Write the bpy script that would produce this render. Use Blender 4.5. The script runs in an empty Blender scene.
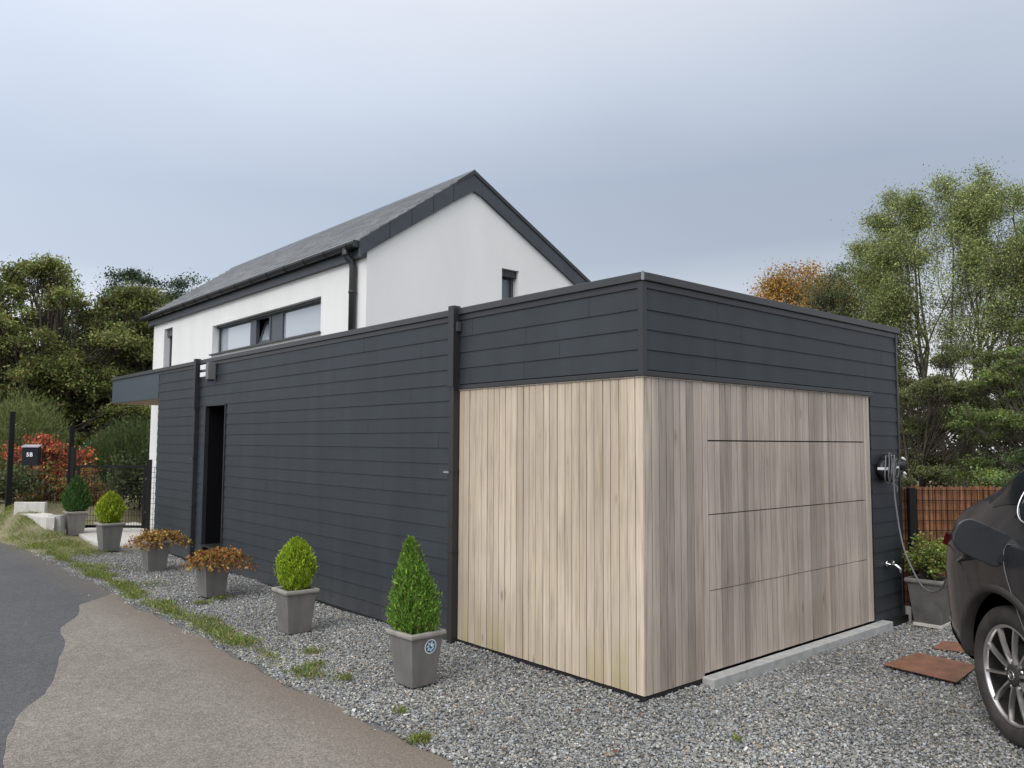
import bpy, math, random
import numpy as np
from mathutils import Vector, Matrix

random.seed(5)
SC = bpy.context.scene
COL = SC.collection
G = -0.04                      # level of the gravel; the garage floor line is z = 0
CAM = Vector((-4.186, -3.452, 1.65))

# ------------------------------------------------------------------ helpers
def link(o, parent=None):
    COL.objects.link(o)
    if parent is not None:
        o.parent = parent
        o.matrix_parent_inverse = parent.matrix_basis.inverted()
    return o

def tag(o, label=None, cat=None, group=None, kind=None):
    if label: o['label'] = label
    if cat: o['category'] = cat
    if group: o['group'] = group
    if kind: o['kind'] = kind
    return o

def thing(name, label, cat, loc=(0, 0, 0), rz=0.0, group=None, scale=1.0):
    o = bpy.data.objects.new(name, None)
    o.empty_display_size = 0.1
    COL.objects.link(o)
    o.matrix_basis = Matrix.Translation(loc) @ Matrix.Rotation(rz, 4, 'Z') @ Matrix.Scale(scale, 4)
    return tag(o, label, cat, group)

class MB:
    """collects shapes; build() links them as one mesh object (coordinates are world unless local=True)"""
    def __init__(s): s.v = []; s.f = []; s.sm = []
    def add(s, vs, fs, smooth=False):
        n = len(s.v); s.v += [tuple(p) for p in vs]
        s.f += [tuple(i + n for i in f) for f in fs]; s.sm += [smooth] * len(fs)
        return s
    def box(s, a, b):
        x0, y0, z0 = (min(a[i], b[i]) for i in range(3)); x1, y1, z1 = (max(a[i], b[i]) for i in range(3))
        return s.hexa([(x0, y0, z0), (x1, y0, z0), (x1, y1, z0), (x0, y1, z0), (x0, y0, z1), (x1, y0, z1), (x1, y1, z1), (x0, y1, z1)])
    def hexa(s, p):
        return s.add(p, [(3, 2, 1, 0), (4, 5, 6, 7), (0, 1, 5, 4), (1, 2, 6, 5), (2, 3, 7, 6), (3, 0, 4, 7)])
    def bar(s, p, q, w, h=None, up=(0, 0, 1)):
        p, q = Vector(p), Vector(q); h = h or w
        d = (q - p).normalized(); u = Vector(up)
        if abs(d.dot(u)) > .95: u = Vector((1, 0, 0))
        r = d.cross(u).normalized(); u = r.cross(d)
        c = [(-r * w + -u * h) / 2, (r * w - u * h) / 2, (r * w + u * h) / 2, (-r * w + u * h) / 2]
        return s.hexa([p + c[0], p + c[1], q + c[1], q + c[0], p + c[3], p + c[2], q + c[2], q + c[3]])
    def tube(s, pts, r, n=8, cap=True):
        pts = [Vector(p) for p in pts]
        R = r if isinstance(r, (list, tuple)) else [r] * len(pts)
        rings = []; u = None
        for i, p in enumerate(pts):
            t = (pts[min(i + 1, len(pts) - 1)] - pts[max(i - 1, 0)])
            t = t.normalized() if t.length > 1e-9 else Vector((0, 0, 1))
            if u is None:
                u = t.cross(Vector((0, 0, 1)) if abs(t.z) < .9 else Vector((1, 0, 0))).normalized()
            u = (u - t * u.dot(t)).normalized(); w = t.cross(u)
            rings.append([p + (u * math.cos(2 * math.pi * k / n) + w * math.sin(2 * math.pi * k / n)) * R[i] for k in range(n)])
        vs = [q for ring in rings for q in ring]; fs = []
        for i in range(len(rings) - 1):
            for k in range(n):
                a, b = i * n + k, i * n + (k + 1) % n
                fs.append((a, b, b + n, a + n))
        if cap:
            fs.append(tuple(range(n - 1, -1, -1))); fs.append(tuple((len(rings) - 1) * n + k for k in range(n)))
        return s.add(vs, fs, True)
    def prism(s, poly, ext):
        """poly: 3d loop, ext: vector"""
        ext = Vector(ext); n = len(poly)
        vs = [Vector(p) for p in poly] + [Vector(p) + ext for p in poly]
        fs = [tuple(range(n - 1, -1, -1)), tuple(range(n, 2 * n))]
        fs += [(k, (k + 1) % n, (k + 1) % n + n, k + n) for k in range(n)]
        return s.add(vs, fs)
    def lathe(s, prof, n=24, M=None):
        vs = []; fs = []
        for r, z in prof:
            for k in range(n):
                p = Vector((r * math.cos(2 * math.pi * k / n), r * math.sin(2 * math.pi * k / n), z))
                vs.append(M @ p if M else p)
        for i in range(len(prof) - 1):
            for k in range(n):
                a, b = i * n + k, i * n + (k + 1) % n
                fs.append((a, b, b + n, a + n))
        return s.add(vs, fs, True)
    def build(s, name, m, parent=None, bevel=0.0, local=False):
        me = bpy.data.meshes.new(name)
        me.from_pydata(s.v, [], s.f)
        me.polygons.foreach_set('use_smooth', s.sm)
        if m: me.materials.append(m)
        o = bpy.data.objects.new(name, me); COL.objects.link(o)
        if parent is not None:
            o.parent = parent
            if not local:
                top = parent; M = parent.matrix_basis
                while top.parent is not None:
                    M = top.parent.matrix_basis @ top.matrix_parent_inverse @ M if False else M
                    top = top.parent
                o.matrix_parent_inverse = world_of(parent).inverted()
        if bevel:
            b = o.modifiers.new('bevel', 'BEVEL'); b.width = bevel; b.segments = 2; b.limit_method = 'ANGLE'
            b.angle_limit = math.radians(35)
        return o

def world_of(o):
    M = o.matrix_basis.copy()
    if o.parent is not None:
        M = world_of(o.parent) @ o.matrix_parent_inverse @ M
    return M

def np_mesh(name, V, F, m, parent=None, tint=None, smooth=False, local=False):
    """numpy vertices (n,3) and faces (m,k); tint = one colour per face, the leaf's or stone's own colour"""
    me = bpy.data.meshes.new(name)
    k = F.shape[1]
    me.vertices.add(len(V)); me.vertices.foreach_set('co', V.astype(np.float32).ravel())
    me.loops.add(F.size); me.loops.foreach_set('vertex_index', F.astype(np.int32).ravel())
    me.polygons.add(len(F))
    me.polygons.foreach_set('loop_start', np.arange(0, F.size, k, dtype=np.int32))
    me.polygons.foreach_set('loop_total', np.full(len(F), k, dtype=np.int32))
    me.polygons.foreach_set('use_smooth', np.full(len(F), smooth, dtype=bool))
    if tint is not None:
        a = me.attributes.new('tint', 'FLOAT_COLOR', 'FACE')
        c = np.ones((len(F), 4), dtype=np.float32); c[:, :3] = tint
        a.data.foreach_set('color', c.ravel())
    me.update(); me.validate()
    me.materials.append(m)
    o = bpy.data.objects.new(name, me); COL.objects.link(o)
    if parent is not None:
        o.parent = parent
        if not local: o.matrix_parent_inverse = world_of(parent).inverted()
    return o

# ------------------------------------------------------------------ materials
def new_mat(name):
    m = bpy.data.materials.new(name); m.use_nodes = True
    nt = m.node_tree
    return m, nt, nt.nodes['Principled BSDF']

def N(nt, t, **kw):
    n = nt.nodes.new(t)
    for k, v in kw.items():
        if k in n.inputs.keys(): n.inputs[k].default_value = v
        else: setattr(n, k, v)
    return n

def ramp(nt, fac, stops):
    r = nt.nodes.new('ShaderNodeValToRGB')
    e = r.color_ramp.elements
    while len(e) < len(stops): e.new(0.5)
    for i, (p, c) in enumerate(stops):
        e[i].position = p; e[i].color = (*c, 1) if len(c) == 3 else c
    nt.links.new(fac, r.inputs[0]); return r

def mixc(nt, fac, a, b, mode='MIX'):
    m = nt.nodes.new('ShaderNodeMix'); m.data_type = 'RGBA'; m.blend_type = mode
    for v, i in ((fac, 0), (a, 6), (b, 7)):
        if hasattr(v, 'is_linked'): nt.links.new(v, m.inputs[i])
        elif i == 0: m.inputs[i].default_value = v
        else: m.inputs[i].default_value = (*v, 1)
    return m.outputs[2]

def mat(name, col, rough=.6, var=.12, scale=6.0, bump=0.0, bscale=80, metal=0.0, spec=.5, coat=0.0, stretch=(1, 1, 1)):
    m, nt, b = new_mat(name); L = nt.links
    tc = N(nt, 'ShaderNodeTexCoord'); mp = N(nt, 'ShaderNodeMapping'); mp.inputs['Scale'].default_value = stretch
    L.new(tc.outputs['Object'], mp.inputs[0])
    n = N(nt, 'ShaderNodeTexNoise', Scale=scale, Detail=6.0, Roughness=.6); L.new(mp.outputs[0], n.inputs['Vector'])
    lo = tuple(max(0, c * (1 - var * 2)) for c in col); hi = tuple(min(1, c * (1 + var * 2)) for c in col)
    r = ramp(nt, n.outputs[0], [(.25, lo), (.75, hi)])
    L.new(r.outputs[0], b.inputs['Base Color'])
    rr = N(nt, 'ShaderNodeMapRange'); rr.inputs['To Min'].default_value = max(0, rough - .08); rr.inputs['To Max'].default_value = min(1, rough + .08)
    L.new(n.outputs[0], rr.inputs[0]); L.new(rr.outputs[0], b.inputs['Roughness'])
    b.inputs['Metallic'].default_value = metal; b.inputs['Specular IOR Level'].default_value = spec
    b.inputs['Coat Weight'].default_value = coat; b.inputs['Coat Roughness'].default_value = .05
    if bump:
        n2 = N(nt, 'ShaderNodeTexNoise', Scale=bscale, Detail=4.0); L.new(mp.outputs[0], n2.inputs['Vector'])
        bp = N(nt, 'ShaderNodeBump', Strength=bump, Distance=.01); L.new(n2.outputs[0], bp.inputs['Height'])
        L.new(bp.outputs[0], b.inputs['Normal'])
    return m

def leaf_mat(name, rough=.55, trans=.28):
    m, nt, b = new_mat(name); L = nt.links
    a = N(nt, 'ShaderNodeAttribute', attribute_name='tint')
    L.new(a.outputs['Color'], b.inputs['Base Color']); b.inputs['Roughness'].default_value = rough
    b.inputs['Specular IOR Level'].default_value = .3
    t = N(nt, 'ShaderNodeBsdfTranslucent'); L.new(a.outputs['Color'], t.inputs[0])
    mx = N(nt, 'ShaderNodeMixShader'); mx.inputs[0].default_value = trans
    L.new(b.outputs[0], mx.inputs[1]); L.new(t.outputs[0], mx.inputs[2])
    L.new(mx.outputs[0], nt.nodes['Material Output'].inputs[0])
    return m

def siding_mat():
    """anthracite fibre-cement boards: each board slightly its own grey, faint embossed grain, rain streaks"""
    m, nt, b = new_mat('anthracite_board'); L = nt.links
    tc = N(nt, 'ShaderNodeTexCoord'); g = N(nt, 'ShaderNodeNewGeometry')
    base = ramp(nt, g.outputs['Random Per Island'], [(0, SID_LO), (1, SID_HI)])
    n = N(nt, 'ShaderNodeTexNoise', Scale=1.3, Detail=5.0); L.new(tc.outputs['Object'], n.inputs['Vector'])
    c = mixc(nt, n.outputs[0], base.outputs[0], (.0195, .0245, .030))
    # splash dirt over the lowest boards and faint run-off streaks
    sp = N(nt, 'ShaderNodeSeparateXYZ'); L.new(tc.outputs['Object'], sp.inputs[0])
    zr = N(nt, 'ShaderNodeMapRange'); zr.inputs['From Min'].default_value = .34; zr.inputs['From Max'].default_value = -.04; zr.inputs['To Max'].default_value = .55; L.new(sp.outputs[2], zr.inputs[0])
    nd = N(nt, 'ShaderNodeTexNoise', Scale=7.0, Detail=6.0, Roughness=.7); L.new(tc.outputs['Object'], nd.inputs['Vector'])
    ml = N(nt, 'ShaderNodeMath', operation='MULTIPLY'); L.new(zr.outputs[0], ml.inputs[0]); L.new(nd.outputs[0], ml.inputs[1])
    c = mixc(nt, ml.outputs[0], c, (.085, .080, .072))
    ms = N(nt, 'ShaderNodeMapping'); ms.inputs['Scale'].default_value = (5, 5, .5); L.new(tc.outputs['Object'], ms.inputs[0])
    ns = N(nt, 'ShaderNodeTexNoise', Scale=1.0, Detail=5.0); L.new(ms.outputs[0], ns.inputs['Vector'])
    rs = ramp(nt, ns.outputs[0], [(.35, (.86, .86, .87)), (.65, (1.12, 1.12, 1.11))]); c = mixc(nt, 1.0, c, rs.outputs[0], 'MULTIPLY')
    L.new(c, b.inputs['Base Color'])
    mp = N(nt, 'ShaderNodeMapping'); mp.inputs['Scale'].default_value = (9, 9, 160); L.new(tc.outputs['Object'], mp.inputs[0])
    n2 = N(nt, 'ShaderNodeTexNoise', Scale=1.0, Detail=5.0); L.new(mp.outputs[0], n2.inputs['Vector'])
    bp = N(nt, 'ShaderNodeBump', Strength=.25, Distance=.004); L.new(n2.outputs[0], bp.inputs['Height']); L.new(bp.outputs[0], b.inputs['Normal'])
    b.inputs['Roughness'].default_value = .55; b.inputs['Specular IOR Level'].default_value = .5
    return m
SID_LO, SID_HI = (.021, .0265, .0325), (.025, .031, .0375)

def wood_mat(name, cols, grey, algae=0.0):
    m, nt, b = new_mat(name); L = nt.links
    tc = N(nt, 'ShaderNodeTexCoord'); g = N(nt, 'ShaderNodeNewGeometry')
    off = N(nt, 'ShaderNodeVectorMath', operation='MULTIPLY_ADD')
    L.new(g.outputs['Random Per Island'], off.inputs[0]); off.inputs[1].default_value = (37, 53, 91); L.new(tc.outputs['Object'], off.inputs[2])
    mp = N(nt, 'ShaderNodeMapping'); mp.inputs['Scale'].default_value = (42, 42, 2.2); L.new(off.outputs[0], mp.inputs[0])
    gr = N(nt, 'ShaderNodeTexNoise', Scale=1.0, Detail=7.0, Roughness=.62); L.new(mp.outputs[0], gr.inputs['Vector'])
    base = ramp(nt, g.outputs['Random Per Island'], [(i / (len(cols) - 1), c) for i, c in enumerate(cols)])
    grain = ramp(nt, gr.outputs[0], [(.32, (.72, .70, .68)), (.48, (.97, .97, .97)), (.66, (1.12, 1.12, 1.12))])
    c = mixc(nt, 1.0, base.outputs[0], grain.outputs[0], 'MULTIPLY')
    # long weather streaks running down the boards
    mp2 = N(nt, 'ShaderNodeMapping'); mp2.inputs['Scale'].default_value = (14, 14, .7); L.new(off.outputs[0], mp2.inputs[0])
    st = N(nt, 'ShaderNodeTexNoise', Scale=1.0, Detail=4.0); L.new(mp2.outputs[0], st.inputs['Vector'])
    sr = ramp(nt, st.outputs[0], [(.50, (0, 0, 0)), (.70, (.75, .75, .75))])
    c = mixc(nt, sr.outputs[0], c, grey)
    # broad cloudy weathering over the whole face
    cl = N(nt, 'ShaderNodeTexNoise', Scale=1.1, Detail=3.0); L.new(tc.outputs['Object'], cl.inputs['Vector'])
    cr = ramp(nt, cl.outputs[0], [(.3, (.84, .83, .82)), (.7, (1.1, 1.1, 1.1))])
    c = mixc(nt, 1.0, c, cr.outputs[0], 'MULTIPLY')
    # knots
    mp3 = N(nt, 'ShaderNodeMapping'); mp3.inputs['Scale'].default_value = (12, 12, 3.2); L.new(off.outputs[0], mp3.inputs[0])
    vo = N(nt, 'ShaderNodeTexVoronoi', Scale=.55); L.new(mp3.outputs[0], vo.inputs['Vector'])
    kr = ramp(nt, vo.outputs['Distance'], [(.03, (.8, .8, .8)), (.11, (0, 0, 0))])
    c = mixc(nt, kr.outputs[0], c, tuple(x * .45 for x in cols[0]))
    if algae:
        sp = N(nt, 'ShaderNodeSeparateXYZ'); L.new(tc.outputs['Object'], sp.inputs[0])
        zr = N(nt, 'ShaderNodeMapRange'); zr.inputs['From Min'].default_value = .40; zr.inputs['From Max'].default_value = .0
        L.new(sp.outputs[2], zr.inputs[0])
        rr = ramp(nt, g.outputs['Random Per Island'], [(.70, (.14,) * 3), (.80, (1.1,) * 3)])
        mu = N(nt, 'ShaderNodeMath', operation='MULTIPLY'); L.new(zr.outputs[0], mu.inputs[0]); L.new(rr.outputs[0], mu.inputs[1])
        m2 = N(nt, 'ShaderNodeMath', operation='MULTIPLY'); L.new(mu.outputs[0], m2.inputs[0]); L.new(gr.outputs[0], m2.inputs[1])
        m3 = N(nt, 'ShaderNodeMath', operation='MULTIPLY'); m3.inputs[1].default_value = algae; L.new(m2.outputs[0], m3.inputs[0])
        c = mixc(nt, m3.outputs[0], c, (.34, .29, .10))
    L.new(c, b.inputs['Base Color']); b.inputs['Roughness'].default_value = .82; b.inputs['Specular IOR Level'].default_value = .2
    bp = N(nt, 'ShaderNodeBump', Strength=.35, Distance=.003); L.new(gr.outputs[0], bp.inputs['Height']); L.new(bp.outputs[0], b.inputs['Normal'])
    return m

M = {}
M['siding'] = siding_mat()
M['warm_wood'] = wood_mat('tan_wood', [(.41, .333, .25), (.57, .475, .37), (.49, .403, .31), (.62, .52, .41), (.45, .367, .28), (.585, .485, .38)], (.45, .39, .33), .9)
M['grey_wood'] = wood_mat('weathered_wood', [(.37, .31, .262), (.475, .405, .345), (.41, .348, .292), (.51, .437, .372), (.435, .37, .312), (.285, .245, .213)], (.34, .30, .27), .0)
M['dark_back'] = mat('dark_membrane', (.006, .006, .007), .9, spec=.1)
M['black_metal'] = mat('anthracite_metal', (.022, .0225, .026), .42, .08, 3, spec=.5)
M['cap_metal'] = mat('roof_edge_metal', (.036, .0355, .038), .42, .12, 2.5, spec=.5)
M['pipe_metal'] = mat('downpipe_metal', (.023, .022, .024), .45, .1, 3)
M['fence_metal'] = mat('black_coated_steel', (.006, .006, .007), .6, spec=.25)
M['render'] = mat('white_render', (.765, .755, .735), .9, .028, 1.6, bump=.3, bscale=260, stretch=(1, 1, .35))
M['slate'] = None
M['trim_slate'] = mat('dark_trim_slate', (.040, .047, .056), .45, .12, 5)
M['frame'] = mat('grey_window_frame', (.060, .068, .078), .42, .05)
M['concrete'] = mat('grey_concrete', (.36, .36, .35), .85, .14, 14, bump=.2)
M['pale_concrete'] = mat('pale_concrete', (.50, .48, .44), .85, .1, 9, bump=.2)
M['pot'] = mat('taupe_planter_plastic', (.155, .148, .138), .6, .12, 9, stretch=(1, 1, .4))
M['pot_rim'] = mat('pale_planter_rim', (.27, .255, .225), .65, .12, 12)
M['old_pot'] = mat('dark_planter_plastic', (.105, .100, .094), .6, .2, 7)
M['soil'] = mat('potting_soil', (.030, .022, .015), .95, .3, 40, bump=.6)
M['bark'] = mat('bark', (.060, .048, .036), .9, .25, 14, bump=.5, bscale=40, stretch=(1, 1, .3))
M['pale_bark'] = mat('pale_bark', (.11, .095, .07), .9, .25, 14, bump=.3)
M['leaf'] = leaf_mat('leaf')
M['spray'] = leaf_mat('conifer_spray', .6, .2)
M['dry'] = leaf_mat('dry_leaf', .8, .2)
M['steel'] = mat('brushed_steel', (.62, .62, .62), .25, .05, metal=1.0)
M['white_plastic'] = mat('white_plastic', (.75, .76, .78), .35, .03)
M['black_plastic'] = mat('black_plastic', (.012, .012, .014), .45)
M['cable'] = mat('grey_cable', (.12, .12, .125), .55)
M['rust'] = mat('rusty_metal', (.17, .075, .042), .75, .22, 9, bump=.3)
M['car_paint'] = mat('dark_car_paint', (.011, .012, .014), .36, .2, 3, metal=.0, coat=.6, spec=.4)
M['car_trim'] = mat('dusty_car_plastic', (.030, .026, .022), .8, .25, 5)
M['gloss_black'] = mat('gloss_black', (.008, .009, .011), .12, .05)
M['tyre'] = mat('tyre_rubber', (.038, .033, .029), .8, .3, 8)
M['alloy'] = mat('alloy_wheel', (.50, .485, .47), .35, .08, 6, metal=.9)
M['dark_gap'] = mat('dark_wheel_gap', (.012, .010, .009), .8, .3, 9)  # darkness between the spokes is put into this near-black colour
M['chrome'] = mat('chrome', (.75, .75, .76), .15, .02, metal=1.0)
M['red_lamp'] = mat('red_lamp_glass', (.62, .045, .05), .3, .1, 20, coat=.2)

def glass_mat(name, col, rough=.04):
    m, nt, b = new_mat(name)
    b.inputs['Base Color'].default_value = (*col, 1); b.inputs['Roughness'].default_value = rough
    b.inputs['Specular IOR Level'].default_value = .9; b.inputs['Coat Weight'].default_value = .6; b.inputs['Coat Roughness'].default_value = .02
    n = N(nt, 'ShaderNodeTexNoise', Scale=1.2, Detail=1.0)
    tc = N(nt, 'ShaderNodeTexCoord'); nt.links.new(tc.outputs['Object'], n.inputs['Vector'])
    bp = N(nt, 'ShaderNodeBump', Strength=.02, Distance=.05); nt.links.new(n.outputs[0], bp.inputs['Height']); nt.links.new(bp.outputs[0], b.inputs['Normal'])
    return m
M['pane'] = glass_mat('window_pane', (.05, .06, .075))
M['pale_pane'] = glass_mat('painted_sky_pane', (.30, .33, .37))  # reflected sky is put into the colour as a pale blue-grey
M['car_glass'] = glass_mat('car_glass', (.010, .012, .014))

def slate_mat():
    m, nt, b = new_mat('roof_slate'); L = nt.links
    g = N(nt, 'ShaderNodeNewGeometry'); tc = N(nt, 'ShaderNodeTexCoord')
    r = ramp(nt, g.outputs['Random Per Island'], [(0, (.15, .155, .162)), (.5, (.20, .205, .212)), (1, (.26, .265, .272))])
    n = N(nt, 'ShaderNodeTexNoise', Scale=9.0, Detail=5.0); L.new(tc.outputs['Object'], n.inputs['Vector'])
    c = mixc(nt, n.outputs[0], r.outputs[0], (.12, .12, .12)); L.new(c, b.inputs['Base Color'])
    b.inputs['Roughness'].default_value = .36
    return m
M['slate'] = slate_mat()

def tint_mat(name, rough=.85):
    m, nt, b = new_mat(name); L = nt.links
    a = N(nt, 'ShaderNodeAttribute', attribute_name='tint'); tc = N(nt, 'ShaderNodeTexCoord')
    n = N(nt, 'ShaderNodeTexNoise', Scale=120.0, Detail=3.0); L.new(tc.outputs['Object'], n.inputs['Vector'])
    r = ramp(nt, n.outputs[0], [(.3, (.75,) * 3), (.7, (1.2,) * 3)])
    L.new(mixc(nt, 1.0, a.outputs['Color'], r.outputs[0], 'MULTIPLY'), b.inputs['Base Color'])
    b.inputs['Roughness'].default_value = rough
    return m
M['stone'] = tint_mat('crushed_stone')

def asphalt(name, cols, dirt, dirt_x):
    m, nt, b = new_mat(name); L = nt.links
    tc = N(nt, 'ShaderNodeTexCoord')
    big = N(nt, 'ShaderNodeTexNoise', Scale=.8, Detail=6.0, Roughness=.65); L.new(tc.outputs['Object'], big.inputs['Vector'])
    base = ramp(nt, big.outputs[0], [(.3, cols[0]), (.7, cols[1])])
    fine = N(nt, 'ShaderNodeTexVoronoi', Scale=115.0); L.new(tc.outputs['Object'], fine.inputs['Vector'])
    fr = ramp(nt, fine.outputs['Color'], [(.1, (.62,) * 3), (.55, (1.0,) * 3), (.95, (1.5,) * 3)])
    c = mixc(nt, 1.0, base.outputs[0], fr.outputs[0], 'MULTIPLY')
    med = N(nt, 'ShaderNodeTexNoise', Scale=14.0, Detail=5.0, Roughness=.7); L.new(tc.outputs['Object'], med.inputs['Vector'])
    mr = ramp(nt, med.outputs[0], [(.3, (.82,) * 3), (.7, (1.15,) * 3)])
    c = mixc(nt, 1.0, c, mr.outputs[0], 'MULTIPLY')
    # soil trodden onto the edge of the road
    sp = N(nt, 'ShaderNodeSeparateXYZ'); L.new(tc.outputs['Object'], sp.inputs[0])
    ad = N(nt, 'ShaderNodeMath', operation='MULTIPLY_ADD'); L.new(med.outputs[0], ad.inputs[0]); ad.inputs[1].default_value = .5; L.new(sp.outputs[0], ad.inputs[2])
    mr2 = N(nt, 'ShaderNodeMapRange'); mr2.inputs['From Min'].default_value = dirt_x - .15; mr2.inputs['From Max'].default_value = dirt_x + .3; mr2.inputs['To Max'].default_value = .75
    L.new(ad.outputs[0], mr2.inputs[0])
    c = mixc(nt, mr2.outputs[0], c, dirt)
    L.new(c, b.inputs['Base Color']); b.inputs['Roughness'].default_value = .8
    bp = N(nt, 'ShaderNodeBump', Strength=.5, Distance=.006); L.new(fine.outputs['Distance'], bp.inputs['Height']); L.new(bp.outputs[0], b.inputs['Normal'])
    return m
M['asphalt'] = asphalt('dark_asphalt', ((.056, .056, .060), (.076, .075, .078)), (.10, .085, .065), -1.55)
M['old_asphalt'] = asphalt('worn_beige_asphalt', ((.155, .137, .116), (.20, .178, .152)), (.125, .098, .072), -1.62)

def ground_mat(name, stops, scale, dscale=40):
    m, nt, b = new_mat(name); L = nt.links
    tc = N(nt, 'ShaderNodeTexCoord')
    n = N(nt, 'ShaderNodeTexNoise', Scale=scale, Detail=8.0, Roughness=.7); L.new(tc.outputs['Object'], n.inputs['Vector'])
    r = ramp(nt, n.outputs[0], stops); L.new(r.outputs[0], b.inputs['Base Color']); b.inputs['Roughness'].default_value = .95
    n2 = N(nt, 'ShaderNodeTexNoise', Scale=dscale, Detail=5.0); L.new(tc.outputs['Object'], n2.inputs['Vector'])
    bp = N(nt, 'ShaderNodeBump', Strength=.8, Distance=.03); L.new(n2.outputs[0], bp.inputs['Height']); L.new(bp.outputs[0], b.inputs['Normal'])
    return m
M['grassland'] = ground_mat('rough_grassland', [(.3, (.035, .045, .016)), (.55, (.065, .075, .028)), (.75, (.11, .10, .05))], 1.5)
M['verge'] = ground_mat('verge_soil', [(.3, (.12, .12, .055)), (.5, (.18, .165, .085)), (.7, (.23, .195, .125))], 3.0)
M['gravel_base'] = ground_mat('gravel_bed', [(.3, (.05, .05, .052)), (.5, (.13, .13, .13)), (.7, (.24, .235, .23))], 45, 90)

# ------------------------------------------------------------------ world, sun, camera
W = bpy.data.worlds.new('World'); SC.world = W; W.use_nodes = True
nt = W.node_tree; L = nt.links
bg = nt.nodes['Background']
SUN_EL, SUN_AZ = math.radians(42), math.radians(196)     # azimuth measured from +X towards +Y
sky = N(nt, 'ShaderNodeTexSky', sky_type='NISHITA', sun_disc=False, sun_elevation=SUN_EL)
sky.sun_rotation = math.radians(90) - SUN_AZ
tc = N(nt, 'ShaderNodeTexCoord')
sp = N(nt, 'ShaderNodeSeparateXYZ'); L.new(tc.outputs['Generated'], sp.inputs[0])
mp = N(nt, 'ShaderNodeMapping'); mp.inputs['Scale'].default_value = (1.0, 1.0, 2.6); L.new(tc.outputs['Generated'], mp.inputs[0])
cn = N(nt, 'ShaderNodeTexNoise', Scale=1.25, Detail=5.0, Roughness=.45); L.new(mp.outputs[0], cn.inputs['Vector'])
# brightness of the cloud layer with height: pale strip at the horizon, slate-blue band, pale zenith
dot = N(nt, 'ShaderNodeVectorMath', operation='DOT_PRODUCT'); L.new(tc.outputs['Generated'], dot.inputs[0]); dot.inputs[1].default_value = (-.97, -.25, 0)
hz = N(nt, 'ShaderNodeMath', operation='MULTIPLY_ADD'); L.new(cn.outputs[0], hz.inputs[0]); hz.inputs[1].default_value = .12; L.new(sp.outputs[2], hz.inputs[2])
el = ramp(nt, hz.outputs[0], [(.14, (.92, .93, .95)), (.20, (.78, .82, .88)), (.275, (.475, .54, .64)), (.36, (.46, .53, .645)), (.48, (.62, .685, .80)), (.64, (.86, .88, .93)), (.92, (1.40, 1.42, 1.45))])
wv = ramp(nt, cn.outputs[0], [(.3, (.94, .945, .955)), (.7, (1.06, 1.055, 1.05))])
cl = mixc(nt, 1.0, el.outputs[0], wv.outputs[0], 'MULTIPLY')
lf = N(nt, 'ShaderNodeMapRange'); L.new(dot.outputs['Value'], lf.inputs[0]); lf.inputs['From Min'].default_value = -1.0; lf.inputs['From Max'].default_value = 1.0
lf.inputs['To Min'].default_value = .86; lf.inputs['To Max'].default_value = 1.72
lv = N(nt, 'ShaderNodeVectorMath', operation='SCALE'); L.new(cl, lv.inputs[0]); L.new(lf.outputs[0], lv.inputs['Scale'])
sc10 = N(nt, 'ShaderNodeVectorMath', operation='SCALE'); sc10.inputs['Scale'].default_value = 10.0; L.new(lv.outputs[0], sc10.inputs[0])
fin = mixc(nt, .93, sky.outputs[0], sc10.outputs[0])
L.new(fin, bg.inputs[0]); bg.inputs[1].default_value = .1

sl = bpy.data.lights.new('sun', 'SUN'); sl.energy = 1.35; sl.angle = math.radians(28); sl.color = (1.0, .96, .90)
so = bpy.data.objects.new('sun', sl); COL.objects.link(so)
sd = Vector((math.cos(SUN_EL) * math.cos(SUN_AZ), math.cos(SUN_EL) * math.sin(SUN_AZ), math.sin(SUN_EL)))
so.rotation_euler = sd.to_track_quat('Z', 'Y').to_euler(); so.location = sd * 40

cd = bpy.data.cameras.new('camera'); cd.lens = 801 / 1024 * 36; cd.sensor_width = 36; cd.clip_end = 600; cd.clip_start = .05
co = bpy.data.objects.new('camera', cd); COL.objects.link(co)
right = Vector((.7520, -.6592, .0051)); fwd = Vector((.6569, .7508, .0726))
fwd.normalize(); right = (right - fwd * right.dot(fwd)).normalized(); up = right.cross(fwd)
R3 = Matrix((right, up, -fwd)).transposed()
co.matrix_world = Matrix.Translation(CAM) @ R3.to_4x4()
SC.camera = co
SC.view_settings.view_transform = 'Standard'; SC.view_settings.look = 'None'; SC.view_settings.exposure = 0.12; SC.view_settings.gamma = 1.0
SC.render.engine = 'CYCLES'; SC.cycles.use_denoising = True; SC.cycles.max_bounces = 6; SC.cycles.transparent_max_bounces = 8
try: SC.cycles.denoiser = 'OPENIMAGEDENOISE'
except Exception: pass

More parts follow.
